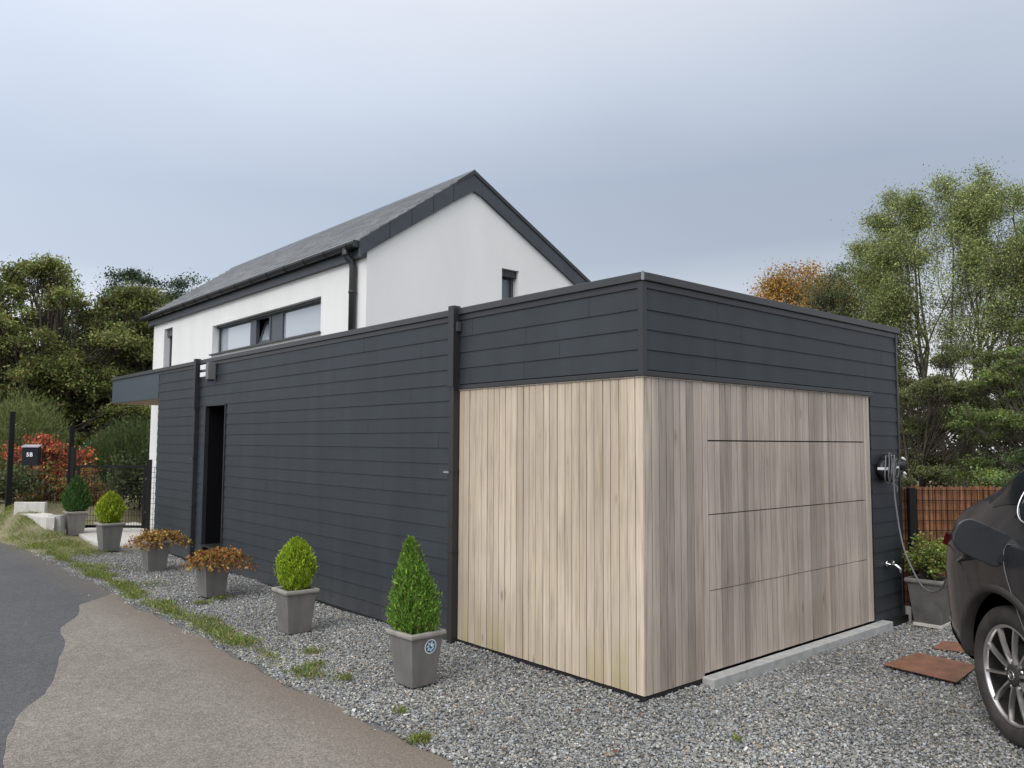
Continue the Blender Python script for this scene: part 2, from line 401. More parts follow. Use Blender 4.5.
# ------------------------------------------------------------------ the ground
def smooth(a, b, x):
    t = np.clip((x - a) / (b - a), 0, 1); return t * t * (3 - 2 * t)
def bank_h(x, y):
    """the bank that rises to the fence post on the left and carries on behind the garden"""
    a = .42 * smooth(11.0, 14.4, y) * smooth(-.62, -.95, x) * smooth(-1.56, -1.22, x)
    b = .40 * smooth(14.2, 16.0, y)
    return np.maximum(a, b * smooth(-1.56, -1.2, x))
def sheet(name, x0, x1, y0, y1, nx, ny, z, m, hfun=None):
    xs = np.linspace(x0, x1, nx + 1); ys = np.linspace(y0, y1, ny + 1)
    X, Y = np.meshgrid(xs, ys); Z = np.full_like(X, z)
    if hfun is not None: Z = Z + hfun(X, Y)
    V = np.stack([X.ravel(), Y.ravel(), Z.ravel()], 1)
    i, j = np.meshgrid(np.arange(nx), np.arange(ny)); a = (j * (nx + 1) + i).ravel()
    F = np.stack([a, a + 1, a + nx + 2, a + nx + 1], 1)
    return tag(np_mesh(name, V, F, m, smooth=True), kind='structure')
sheet('ground', -220, 220, -220, 220, 8, 8, G - .07, M['grassland'])
sheet('bank', -1.74, 40, 10.4, 60, 160, 120, G - .014, M['verge'], bank_h)

rng = np.random.default_rng(11)
def road_edge(y): return -1.56 + .025 * math.sin(y * 2.1) + .02 * math.sin(y * 5.3 + 1) + .012 * math.sin(y * 13.0)
mb = MB(); ys = [-12 + .08 * k for k in range(750)]
vs = []; fs = []
for k, y in enumerate(ys): vs += [(-7.5, y, G - .010), (road_edge(y), y, G - .010 + .0)]
for k in range(len(ys) - 1): fs.append((2 * k, 2 * k + 1, 2 * k + 3, 2 * k + 2))
mb.add(vs, fs); tag(mb.build('road', M['asphalt']), kind='structure')
# worn beige resurfacing on the near side of the road
pts = [(-1.62, 6.22), (-1.80, 6.02), (-2.0, 5.82), (-2.12, 5.3), (-2.37, 4.76), (-2.5, 4.1), (-2.73, 3.38), (-2.9, 2.74), (-3.05, 2.5), (-3.14, 2.3), (-3.23, 1.98), (-3.33, 1.47), (-3.55, .8), (-3.74, .25), (-4.2, -2), (-5.2, -6), (-6, -11.9)]
def patch_left(y):
    for (xa, ya), (xb, yb) in zip(pts, pts[1:]):
        if yb <= y <= ya:
            t = (ya - y) / (ya - yb); return xa + (xb - xa) * t
    return pts[0][0]
mb = MB(); vs = []; fs = []; ys = [6.22 - .04 * k for k in range(450)]
for y in ys:
    x = patch_left(y) + .020 * math.sin(y * 2.3) + .008 * math.sin(y * 6.1 + 1) + .004 * math.sin(y * 15)
    vs += [(min(x, road_edge(y) - .015), y, G - .006), (road_edge(y) - .012, y, G - .006)]
for k in range(len(ys) - 1): fs.append((2 * k + 2, 2 * k + 3, 2 * k + 1, 2 * k))
mb.add(vs, fs); tag(mb.build('road_patch', M['old_asphalt']), kind='structure')

# gravel bed: one uneven sheet plus the loose stones lying on it
def wob(X, Y):
    return .008 * np.sin(X * 3.1 + Y * 1.3) + .006 * np.sin(Y * 4.3 - X * 2.2)
def lift(X, Y):
    a = np.clip(1 + X / .17, 0, 1) * (X < .03) * smooth(2.35, 1.95, Y) * (Y > -.17)
    b = np.clip(1 + Y / .17, 0, 1) * (Y < .03) * (X > -.17) * smooth(.66, .58, X)
    q = np.where((X < 0) & (Y < 0), np.clip(1 - np.hypot(np.minimum(X, 0), np.minimum(Y, 0)) / .17, 0, 1), np.maximum(a * (Y >= 0), b * (X >= 0)))
    return .026 * q
mbv = []
sheet('gravel_bed', -1.60, 8.5, -9, 11.2, 100, 202, G - .022, M['gravel_base'], wob)
# gravel banked up against the foot of the timber corner
sheet('gravel_bank', -.24, .66, -.24, 2.36, 45, 130, G - .024, M['gravel_base'], lambda X, Y: wob(X, Y) + lift(X, Y) - .03 * ((X > .02) & (Y > .02)))
def stones(n, pick, rmin, rmax, seed):
    r = np.random.default_rng(seed)
    P = pick(r, n); n = len(P)
    rad = r.uniform(rmin, rmax, n) * np.where(r.random(n) < .06, 1.5, 1)
    base = np.array([(-1, -1, -1), (1, -1, -1), (1, 1, -1), (-1, 1, -1), (-1, -1, 1), (1, -1, 1), (1, 1, 1), (-1, 1, 1)], float) * .62
    V = base[None] * r.uniform(.55, 1.2, (n, 8, 3)) * np.stack([r.uniform(.8, 1.35, n), r.uniform(.6, 1.0, n), r.uniform(.4, .8, n)], 1)[:, None]
    a, b = r.uniform(0, 2 * np.pi, n), r.normal(0, .5, n)
    ca, sa, cb, sb = np.cos(a), np.sin(a), np.cos(b), np.sin(b)
    x, y, z = V[..., 0], V[..., 1], V[..., 2]
    y, z = y * cb[:, None] - z * sb[:, None], y * sb[:, None] + z * cb[:, None]
    x, y = x * ca[:, None] - y * sa[:, None], x * sa[:, None] + y * ca[:, None]
    V = np.stack([x, y, z], -1) * rad[:, None, None]
    V[..., 0] += P[:, None, 0]; V[..., 1] += P[:, None, 1]
    V[..., 2] += (G - .018 + wob(P[:, 0], P[:, 1]) + lift(P[:, 0], P[:, 1]) + rad * .35 + r.uniform(-.004, .006, n))[:, None]
    F = np.array([(3, 2, 1, 0), (4, 5, 6, 7), (0, 1, 5, 4), (1, 2, 6, 5), (2, 3, 7, 6), (3, 0, 4, 7)])
    F = (F[None] + 8 * np.arange(n)[:, None, None]).reshape(-1, 4)
    g = np.clip(r.lognormal(math.log(.240), .36, n), .08, .62)
    hue = r.normal(0, 1, n); g = g * (1 + .13 * np.sin(P[:, 0] * 2.7 + np.sin(P[:, 1] * 1.9) * 1.5) * np.cos(P[:, 1] * 3.3 + P[:, 0]))
    tint = np.stack([g * (1 + .05 * hue), g * (1 + .012 * hue), g * (.955 - .055 * hue)], 1)
    brown = r.random(n) < .05; tint[brown] *= (1.25, 1.0, .75)
    return V.reshape(-1, 3), F, np.repeat(tint, 6, 0)
def inside_bed(P):
    x, y = P[:, 0], P[:, 1]
    strip = (x > -1.56 + .035 * np.sin(y * 3) + .03 * np.sin(y * 11)) & (x < -.012) & (y > -3.6) & (y < 11.1)
    yard = (x >= -.012) & (y < -.012) & (y > -3.9) & (x < 6.0)
    paved = (y > 9.9) & (x > -.62)
    # nothing under the camera's feet needs single stones beyond the frame
    c = np.array([CAM.x, CAM.y]); v = P - c
    dep = v @ np.array([.657, .751]); lat = v @ np.array([.752, -.659])
    h = np.modf(np.abs(np.sin(x * 12.9898 + y * 78.233) * 43758.5453))[0]
    strip |= (x > -2.0) & (x <= -1.5) & (y > -3) & (y < 11) & (h < .020 * np.exp((x + 1.55) / .13))
    return (strip | yard) & ~paved & (dep > 2.6) & (np.abs(lat) < dep * .80 + .5)
def pick(r, n):
    P = np.stack([r.uniform(-2.0, 6, n * 6), r.uniform(-3.9, 11.1, n * 6)], 1)
    d = np.hypot(P[:, 0] - CAM.x, P[:, 1] - CAM.y)
    P = P[inside_bed(P) & (r.random(len(P)) < np.clip((6.5 / d) ** 1.2, 0, 1))]
    return P[:n]
V, F, T = stones(170000, pick, .0062, .0124, 3)
tag(np_mesh('gravel_stones', V, F, M['stone'], tint=T), 'loose grey crushed stones lying all over the gravel bed', 'gravel', kind='stuff')

# pale paving in front of the gate and the steps up to the post
mb = MB(); mb.prism([(-.60, 10.05, G - .03), (.9, 9.95, G - .03), (.9, 14.0, G - .03), (-.42, 13.2, G - .03), (-.60, 11.3, G - .03)], (0, 0, .06))
tag(mb.build('path', M['pale_concrete']), kind='structure')
def block(name, label, poly, z0, z1, m, group=None):
    mb = MB(); mb.prism([(x, y, z0) for x, y in poly], (0, 0, z1 - z0))
    return tag(mb.build(name, m, bevel=.008), label, 'kerb', group)
block('concrete_kerb', 'pale concrete upstand at the foot of the left fence post', [(-1.28, 13.80), (-.85, 13.43), (-.79, 13.51), (-1.22, 13.88)], .15, .50, M['pale_concrete'])
block('concrete_step', 'flat pale concrete slab in front of the concrete upstand', [(-1.22, 13.55), (-1.02, 12.42), (-.90, 12.36), (-.78, 13.10), (-.85, 13.42)], .0, .31, M['pale_concrete'])
block('concrete_block', 'grey concrete block just left of the dark green conifer pot', [(-.97, 12.56), (-.80, 12.41), (-.70, 12.50), (-.87, 12.66)], G - .02, .33, M['concrete'])

# ------------------------------------------------------------------ garage
garage = thing('garage', 'flat roofed anthracite garage with a weathered timber corner and timber sectional door', 'garage', (0, 0, 0))
ROOF_T = 2.802; CAPB = 2.746
DOOR = (7.15, 7.84, .215, 2.13)         # side door opening in the long wall: y0, y1, z0, z1
mb = MB()
for a, b in (((.034, .03, G - .02), (.28, 7.15, 2.72)), ((.034, 7.84, G - .02), (.28, 9.91, 2.72)), ((.034, 7.15, 2.13), (.28, 7.84, 2.72)), ((.034, 7.15, G - .02), (.28, 7.84, .213)),
             ((.28, .034, G - .02), (3.90, .25, 2.72)), ((3.68, .25, G - .02), (3.90, 5.10, 2.72)), ((.28, 9.68, G - .02), (.895, 9.91, 2.72))):
    mb.box(a, b)
mb.build('wall', M['dark_back'], garage)
mb = MB(); mb.box((.02, .02, 2.70), (3.91, 5.10, 2.755)); mb.box((.02, 5.10, 2.70), (.90, 12.55, 2.754)); mb.build('roof', M['cap_metal'], garage)

def lap(mb, P, u0, u1, courses, holes, out, rnd, blen=3.6):
    """lapped boards on a wall; P(u, d, z) -> point with d = distance out of the wall"""
    for z0, z1 in courses:
        spans = [(u0, u1)]
        for h0, h1, hz0, hz1 in holes:
            if z0 + .01 < hz1 and z1 - .01 > hz0:
                ns = []
                for a, b in spans:
                    if h1 <= a or h0 >= b: ns.append((a, b)); continue
                    if h0 - a > .02: ns.append((a, h0))
                    if b - h1 > .02: ns.append((h1, b))
                spans = ns
        j = rnd.uniform(.2, blen)
        cuts = []
        u = u0 + j
        while u < u1: cuts.append(u); u += blen * rnd.choice((.5, .75, 1, 1))
        for a, b in spans:
            cs = [a] + [c for c in cuts if a + .15 < c < b - .15] + [b]
            for p, q in zip(cs, cs[1:]):
                g = .0012
                d0, d1 = .0075 + rnd.uniform(-.0008, .0008), .003
                zt = z1 + .012
                pts = [P(p + g, -.024, z0), P(q - g, -.024, z0), P(q - g, d0, z0), P(p + g, d0, z0),
                       P(p + g, -.024, zt), P(q - g, -.024, zt), P(q - g, d1 - .004, zt), P(p + g, d1 - .004, zt)]
                mb.hexa(pts)
rb = random.Random(8)
lines = [2.69 - .1365 * k for k in range(0, 21)]
courses = [(lines[k + 1], lines[k]) for k in range(20) if lines[k + 1] > -.06]
low_z = courses[-1][0]
LP = lambda u, d, z: (-d, u, z)
FP = lambda u, d, z: (u, -d, z)
up_c = [c for c in courses if c[0] > 2.13]
mb = MB(); lap(mb, LP, .030, 2.02, up_c, [], -1, rb, 1.35)
lap(mb, LP, 2.02, 9.93, courses, [DOOR], -1, rb)
mb.build('siding', M['siding'], garage)
mb = MB(); lap(mb, FP, .030, 3.88, up_c, [], -1, rb, 2.4)
lap(mb, FP, 3.31, 3.88, [c for c in courses if c[0] < 2.13], [], -1, rb, 9)
mb.build('siding', M['siding'], garage)
# upper closing strip, corner profiles, drip profile over the timber
mb = MB()
mb.box((-.010, .03, 2.700), (.03, 9.93, CAPB)); mb.box((.03, -.010, 2.7005), (3.88, .03, CAPB - .0005))
mb.build('closing_strip', M['black_metal'], garage)
mb = MB(); mb.box((-.014, -.014, 2.135), (.029, .029, 2.744)); mb.build('corner_trim', M['black_metal'], garage)
mb = MB(); mb.box((3.88, -.014, G - .01), (3.912, .20, 2.744)); mb.build('corner_trim', M['black_metal'], garage)
mb = MB(); mb.box((-.018, -.018, 2.100), (.02, 2.02, 2.136)); mb.box((.02, -.0185, 2.1005), (3.34, .02, 2.1365)); mb.build('drip_trim', M['black_metal'], garage, .003)
mb = MB(); mb.box((-.008, -.006, 2.091), (.02, 2.02, 2.0995)); mb.box((.02, -.0065, 2.0915), (3.30, .02, 2.099)); mb.build('timber_batten', M['grey_wood'], garage)
mb = MB(); mb.box((-.030, -.030, CAPB), (.03, 12.60, ROOF_T)); mb.box((.03, -.0305, CAPB + .0005), (3.955, .03, ROOF_T + .0005)); mb.box((3.90, .03, CAPB + .001), (3.956, 5.1, ROOF_T + .001))
mb.box((.03, 12.56, CAPB), (.9, 12.60, ROOF_T - .001)); mb.build('roof_edge', M['cap_metal'], garage, .004)
mb = MB(); mb.box((-.032, -.030, CAPB - .002), (-.0302, -.020, ROOF_T + .003)); mb.box((-.032, -.0325, CAPB - .002), (-.018, -.0307, ROOF_T + .003))
mb.build('corner_joint', mat('zinc_joint', (.30, .31, .32), .45, .1, metal=.3), garage)
# base profiles
mb = MB(); mb.box((.0, 2.02, G - .02), (.034, 9.93, low_z - .002)); mb.box((-.022, 2.16, low_z - .022), (.0, 9.93, low_z - .004)); mb.box((-.004, .0, G - .03), (.03, 2.02, -.006)); mb.box((-.013, .0, -.036), (-.004, 2.02, -.024))
mb.box((.03, -.003, G - .03), (.615, .03, -.006)); mb.box((3.437, .0, G - .02), (3.9, .034, low_z - .002)); mb.box((3.44, -.05, G - .02), (3.9, -.0, G + .05))
mb.build('plinth', M['black_plastic'], garage)
# timber: boards of uneven width
def boards(mb, P, u0, u1, z0, z1, rnd, wmin=.062, wmax=.088, gap=.0062, th=.020):
    u = u0
    while u < u1 - .004:
        w = min(rnd.uniform(wmin, wmax), u1 - u)
        if u1 - u - w < .035: w = u1 - u
        d = rnd.uniform(-.0022, .0018)
        a, b = u + gap * rnd.uniform(.35, .65), u + w - gap * rnd.uniform(.35, .65)
        mb.hexa([P(a, d - th, z0), P(b, d - th, z0), P(b, d, z0), P(a, d, z0), P(a, d - th, z1), P(b, d - th, z1), P(b, d, z1), P(a, d, z1)])
        u += w
rw = random.Random(21)
mb = MB(); boards(mb, LP, .0, 2.015, .0, 2.091, rw, .066, .086); mb.build('timber_cladding', M['warm_wood'], garage)
mb = MB(); boards(mb, FP, .0215, .655, .0, 2.0905, rw, .066, .084); mb.build('timber_cladding', M['grey_wood'], garage)
mb = MB(); boards(mb, FP, .656, .722, .03, 2.0905, rw, .066, .067); mb.build('door_jamb', M['grey_wood'], garage)
mb = MB(); boards(mb, FP, 3.180, 3.285, .03, 2.0905, rw, .05, .055); mb.build('door_jamb', M['grey_wood'], garage)
# sectional door: four panels whose boards run through from panel to panel
gd = thing('garage_door', None, None, (1.95, 0, 0)); del_keys = [k for k in ('label', 'category') if k in gd]
gd.parent = garage; gd.matrix_parent_inverse = Matrix.Identity(4)
zs = [(.030, .591), (.597, 1.131), (1.139, 1.664), (1.674, 2.0905)]
for i, (a, b) in enumerate(zs):
    mb = MB(); boards(mb, FP, .725, 3.177, a, b, random.Random(77 + (i // 1) * 0), .070, .086); mb.build('door_panel', M['grey_wood'], gd)
mb = MB(); mb.prism([(.615, -.105, G - .04), (3.437, -.105, G - .04), (3.437, -.006, G - .04), (.615, -.006, G - .04)], (0, 0, .096)); mb.build('threshold', M['concrete'], garage, .006)
# long roof overhang at the far end: a closed box with a panelled side and a timber soffit
mb = MB(); mb.box((-.006, 9.945, 2.325), (.02, 12.56, CAPB - .002)); mb.box((.02, 12.54, 2.325), (.9, 12.558, CAPB - .002))
can = mb.build('canopy', mat('blue_grey_panel', (.045, .062, .074), .5, .08, 2), garage)
mb = MB(); mb.box((.02, 9.935, 2.318), (.897, 12.54, 2.332)); mb.build('soffit', mat('soffit_board', (.30, .21, .13), .7, .15, 5, stretch=(8, 1, 1)), can)
# side door, deep in the wall
sdoor = MB(); sdoor.box((.24, 7.15, .216), (.278, 7.84, 2.129)); sd_o = sdoor.build('side_door', M['fence_metal'], garage)
mb = MB(); mb.box((-.02, 7.125, .20), (.25, 7.149, 2.14)); mb.box((-.02, 7.841, .20), (.25, 7.865, 2.14)); mb.box((-.02, 7.149, 2.131), (.25, 7.841, 2.152)); mb.box((-.02, 7.149, .194), (.25, 7.841, .2145))
mb.build('frame', M['black_metal'], sd_o)
mb = MB(); mb.tube([(.24, 7.28, 1.12), (.20, 7.28, 1.12), (.20, 7.38, 1.12)], .010); mb.build('handle', M['steel'], sd_o)
# square downpipes with a hopper head
def square_pipe(y0):
    mb = MB(); mb.box((-.068, y0 + .006, G - .02), (-.004, y0 + .068, 2.125))
    p = mb.build('downpipe', M['pipe_metal'], garage, .005)
    mb = MB(); mb.box((-.080, y0, 2.118), (-.002, y0 + .078, 2.822)); mb.build('hopper', M['pipe_metal'], p, .004)
    for a, b in ((2.100, 2.117), (1.40, 1.418), (.72, .732)):
        mb = MB(); mb.box((-.074, y0 - .002, a), (-.003, y0 + .078, b)); mb.build('clip', M['black_metal'], p)
    mb = MB(); mb.box((-.060, y0 + .07, 1.385), (-.020, y0 + .15, 1.40)); mb.build('bracket', M['steel'], p)
    return p
square_pipe(2.008); square_pipe(8.12)
mb = MB(); mb.box((-.05, 1.985, 2.60), (-.012, 2.022, 2.68)); mb.build('pipe_bracket', M['frame'], garage)

# wall lamp high on the long wall
lamp = thing('wall_lamp', 'small grey box lamp high on the anthracite wall above the side door', 'lamp', (0, 7.62, 2.5))
mb = MB(); mb.box((-.012, 7.50, 2.53), (-.018, 7.84, 2.72)); mb.build('back_plate', M['frame'], lamp)
mb = MB(); mb.box((-.13, 7.50, 2.49), (-.02, 7.58, 2.72)); mb.build('housing', mat('grey_lamp_body', (.14, .145, .135), .5), lamp, .005)
mb = MB(); mb.box((-.115, 7.64, 2.635), (-.02, 7.84, 2.705)); mb.box((-.115, 7.64, 2.535), (-.02, 7.84, 2.60)); mb.build('diffuser', M['white_plastic'], lamp, .006)
mb = MB(); mb.tube([(-.075, 7.54, 2.49), (-.075, 7.54, 2.468)], .04, 12); mb.build('sensor', M['black_plastic'], lamp)

# ------------------------------------------------------------------ house
house = thing('house', 'white rendered house with slate pitched roof behind the flat roofed garage', 'house', (2.5, 9, 0))
HX0, HX1, HY0, HY1 = .90, 5.0, 5.105, 13.25
RX, RZ = 2.55, 5.372                     # ridge
SL, SR = .708, .531                      # slopes of the two roof planes
def rz(x): return RZ - (RX - x) * SL if x < RX else RZ - (x - RX) * SR
mb = MB()
WS = (6.27, 10.13, 3.115, 3.60)          # strip window
WN = (12.15, 12.62, 2.30, 3.80)          # narrow window
WG = (3.10, 3.42, 3.15, 4.12)            # gable window
T = .25
x0, x1 = HX0, HX0 + T
mb.box((x0, HY0, G - .03), (x1, WS[0], 3.97)); mb.box((x0, WS[0], G - .03), (x1, WS[1], WS[2])); mb.box((x0, WS[0], WS[3]), (x1, WS[1], 3.97))
mb.box((x0, WS[1], G - .03), (x1, WN[0], 3.97)); mb.box((x0, WN[0], G - .03), (x1, WN[1], WN[2])); mb.box((x0, WN[0], WN[3]), (x1, WN[1], 3.97)); mb.box((x0, WN[1], G - .03), (x1, HY1, 3.97))
# gable wall with its opening
def col(xa, xb, za, zb):
    mb.hexa([(xa, HY0, za), (xb, HY0, za), (xb, HY0 + T, za), (xa, HY0 + T, za), (xa, HY0, zb(xa)), (xb, HY0, zb(xb)), (xb, HY0 + T, zb(xb)), (xa, HY0 + T, zb(xa))])
top = lambda x: rz(x) - .12
con = lambda z: (lambda x: z)
col(x1, RX, G - .03, top); col(RX, WG[0], G - .03, top); col(WG[0], WG[1], G - .03, con(WG[2])); col(WG[0], WG[1], WG[3], top); col(WG[1], HX1, G - .03, top)
mb.prism([(HX0, HY0, 3.97), (x1, HY0, 3.97), (x1, HY0, top(x1)), (HX0, HY0, top(HX0))], (0, T, 0))
mb.box((HX1 - T, HY0 + T, G - .03), (HX1, HY1, 3.88)); mb.box((x1, HY1 - T, G - .03), (HX1 - T, HY1, 3.9))
mb.prism([(x1, HY1 - T, 3.9), (HX1, HY1 - T, 3.9), (RX, HY1 - T, top(RX))], (0, T, 0))
mb.build('wall', M['render'], house)
# roof planes of single slates
def slates(xe, slope_sign, y0, y1):
    mb = MB(); dx = RX - xe; n = 13; rnd = random.Random(3)
    for i in range(n):
        xa, xb = xe + dx * i / n, xe + dx * (i + 1.25) / n
        if (dx > 0 and xb > RX) or (dx < 0 and xb < RX): xb = RX
        y = y0 - (.15 if i % 2 else 0)
        while y < y1:
            a, b = max(y, y0) + .002, min(y + .30, y1) - .002
            if b - a > .02:
                la, lb = .030 + rnd.uniform(0, .006), .004
                za, zb_ = rz(xa), rz(xb)
                mb.hexa([(xa, a, za - .004), (xa, b, za - .004), (xb, b, zb_ - .004), (xb, a, zb_ - .004), (xa, a, za + la), (xa, b, za + la), (xb, b, zb_ + lb), (xb, a, zb_ + lb)])
            y += .30
    return mb
roofL = slates(.775, 1, 5.07, 13.55).build('roof', M['slate'], house)
slates(5.16, -1, 5.07, 13.55).build('roof', M['slate'], house)
mb = MB(); mb.prism([(.80, 5.09, rz(.80) - .03), (RX, 5.09, RZ - .03), (5.12, 5.09, rz(5.12) - .03), (5.12, 5.09, rz(5.12) - .012), (RX, 5.09, RZ - .012), (.80, 5.09, rz(.80) - .012)], (0, 8.44, 0)); mb.build('roof_deck', M['dark_back'], house)
mb = MB(); mb.prism([(RX - .09, 5.055, rz(RX - .09) + .015), (RX, 5.055, RZ + .04), (RX + .09, 5.055, rz(RX + .09) + .015), (RX, 5.055, RZ + .005)], (0, 8.5, 0)); mb.build('ridge_cap', M['trim_slate'], house)
# slate rake boards on the gable: separate plates with thin joints, thickness towards the viewer
def rake(xa, xb, da, db):
    return [(xa, 5.06, rz(xa) + .012), (xb, 5.06, rz(xb) + .012), (xb, 5.06, rz(xb) - db), (xa, 5.06, rz(xa) - da)]
mb = MB()
cuts = [.78, 1.20, 1.53, 1.87, 2.20, RX]
for i, (a, b) in enumerate(zip(cuts, cuts[1:])):
    g = .004
    dp = lambda x: .20 + .05 * max(0, (x - .9) / 1.6)
    mb.prism(rake(a + (g if i else 0), b - (g if i < 4 else 0), dp(a), .265 if i == 4 else dp(b)), (0, .04, 0))
cuts = [RX, 2.70, 3.6, 4.5, 5.17]
for i, (a, b) in enumerate(zip(cuts, cuts[1:])):
    mb.prism(rake(a, b - .003, .265 if i == 0 else .235, .235), (0, .04, 0))
mb.build('rake_trim', M['trim_slate'], house)
mb = MB(); mb.prism([(RX - .3, 5.045, rz(RX - .3) + .03), (RX, 5.045, RZ + .034), (RX + .02, 5.045, rz(RX + .02) + .03), (5.18, 5.045, rz(5.18) + .028), (5.18, 5.045, rz(5.18) - .03), (RX, 5.045, RZ - .03), (RX - .3, 5.045, rz(RX - .3) - .002)], (0, .014, 0)); mb.build('rake_flashing', M['black_metal'], house)
# eaves
mb = MB(); mb.box((.835, 5.10, 3.93), (.899, 13.42, 4.10)); mb.box((.899, 13.26, 3.93), (1.0, 13.42, 4.1)); mb.build('fascia', M['trim_slate'], house)
gut = MB()
prof = [(math.cos(a), math.sin(a)) for a in [math.pi * (1 + k / 8) for k in range(9)]]
vs = []; fs = []
for yy in (5.10, 13.56):
    for c_, s_ in prof: vs.append((.765 + .062 * c_, yy, 4.105 + .068 * s_))
    for c_, s_ in reversed(prof): vs.append((.765 + .056 * c_, yy, 4.105 + .062 * s_))
n = 18
for k in range(n): fs.append((k, (k + 1) % n, (k + 1) % n + n, k + n))
fs.append(tuple(range(9))[::-1] + tuple(range(9, 18))[::-1] if False else tuple(range(n)))
fs.append(tuple(range(2 * n - 1, n - 1, -1)))
gut.add(vs, fs); g_o = gut.build('gutter', M['pipe_metal'], house)
for k in range(15):
    y = 5.3 + k * .58; mb = MB()
    mb.tube([(.765 + .067 * c_, y, 4.105 + .073 * s_) for c_, s_ in prof] + [(.84, y, 4.12)], .008, 5)
    mb.build('bracket', M['black_metal'], g_o)
mb = MB(); mb.box((.697, 5.092, 4.03), (.835, 5.101, 4.115)); mb.build('end_cap', M['black_metal'], g_o)
mb = MB(); mb.tube([(.765, 5.38, 4.06), (.765, 5.38, 3.985), (.79, 5.365, 3.94), (.83, 5.345, 3.90), (.842, 5.34, 3.83), (.842, 5.34, 2.76)], [.05, .046, .046, .046, .046, .046], 14)
dp_ = mb.build('downpipe', M['pipe_metal'], house)
for a, b in (((.842, 5.34, 3.53), (.842, 5.34, 3.50)), ((.765, 5.38, 4.0), (.765, 5.38, 3.97))):
    mb = MB(); mb.tube([a, b], .053, 14); mb.build('collar', M['black_metal'], dp_)

def rect_ring(mb, P, a, b, z0, z1, w, d0, d1):
    for (p, q, r, s) in ((a, a + w, z0, z1), (b - w, b, z0, z1), (a + w, b - w, z0, z0 + w), (a + w, b - w, z1 - w, z1)):
        mb.box(P(p, d0, r), P(q, d1, s))
HP = lambda u, d, z: (HX0 + d, u, z)     # d = depth into the wall
GP = lambda u, d, z: (u, HY0 + d, z)
y0, y1, z0, z1 = WS
mb = MB(); rect_ring(mb, HP, y0, y1, z0, z1, .05, .11, .17)
for a, b in ((7.66, 7.74), (8.08, 8.13), (8.60, 8.82)): mb.box(HP(a, .1105, z0 + .05), HP(b, .1695, z1 - .05))
win = mb.build('window', M['frame'], house, .003)
mb = MB(); mb.box(HP(7.74, .125, z0 + .05), HP(8.08, .16, z1 - .05)); mb.build('panel', M['frame'], win)
mb = MB(); mb.box(HP(y0 + .05, .138, z0 + .05), HP(7.66, .146, z1 - .05)); mb.build('pane', M['pale_pane'], win)
mb = MB(); mb.box(HP(8.82, .138, z0 + .05), HP(y1 - .05, .146, z1 - .05)); mb.build('pane', M['pale_pane'], win)
# the small casement, tilted inwards from the top
sash = MB(); pane = MB()
a, b = 8.13, 8.60
def tilt(u, d, z):
    k = (z - (z0 + .05)) / (z1 - z0 - .1); return HP(u, .15 + d + k * .11, z)
def tbox(mb, u0, u1, za, zb, d0, d1):
    mb.hexa([tilt(u0, d0, za), tilt(u1, d0, za), tilt(u1, d1, za), tilt(u0, d1, za), tilt(u0, d0, zb), tilt(u1, d0, zb), tilt(u1, d1, zb), tilt(u0, d1, zb)])
for p, q, r, s in ((a, a + .05, z0 + .052, z1 - .06), (b - .05, b, z0 + .052, z1 - .06), (a + .05, b - .05, z0 + .052, z0 + .1), (a + .05, b - .05, z1 - .11, z1 - .06)): tbox(sash, p, q, r, s, 0, .04)
so_ = sash.build('sash', M['frame'], win); tbox(pane, a + .05, b - .05, z0 + .1, z1 - .11, .015, .022); pane.build('pane', M['pale_pane'], win)
mb = MB(); mb.box(HP(y0, .26, z0), HP(y1, .27, z1)); mb.build('blind', M['dark_back'], win)
mb = MB(); mb.box(HP(y0 - .02, -.045, z0 - .022), HP(y1 + .02, .12, z0 - .001)); mb.build('sill', M['cap_metal'], win)
mb = MB(); mb.box(HP(y0, .07, z1 - .035), HP(y1, .109, z1 - .001)); mb.build('shutter_box', M['black_metal'], win)
y0, y1, z0, z1 = WN
mb = MB(); rect_ring(mb, HP, y0, y1, z0, z1, .05, .11, .17); win = mb.build('window', M['frame'], house, .003)
mb = MB(); mb.box(HP(y0 + .05, .138, z0 + .05), HP(y1 - .05, .146, z1 - .05)); mb.build('pane', M['pane'], win)
mb = MB(); mb.box(HP(y0, .06, z1 - .14), HP(y1, .109, z1 - .001)); mb.build('shutter_box', M['frame'], win)
x0, x1, z0, z1 = WG
mb = MB(); rect_ring(mb, GP, x0, x1, z0, z1, .045, .12, .18); win = mb.build('window', M['frame'], house, .003)
mb = MB(); mb.box(GP(x0 + .045, .145, z0 + .045), GP(x1 - .045, .153, z1 - .045)); mb.build('pane', M['pane'], win)
mb = MB(); mb.box(GP(x0, .05, z1 - .10), GP(x1, .119, z1 - .001)); mb.build('shutter_box', M['black_metal'], win)
mb = MB(); mb.box(GP(x0, .20, z0), GP(x1, .21, z1)); mb.build('blind', M['dark_back'], win)

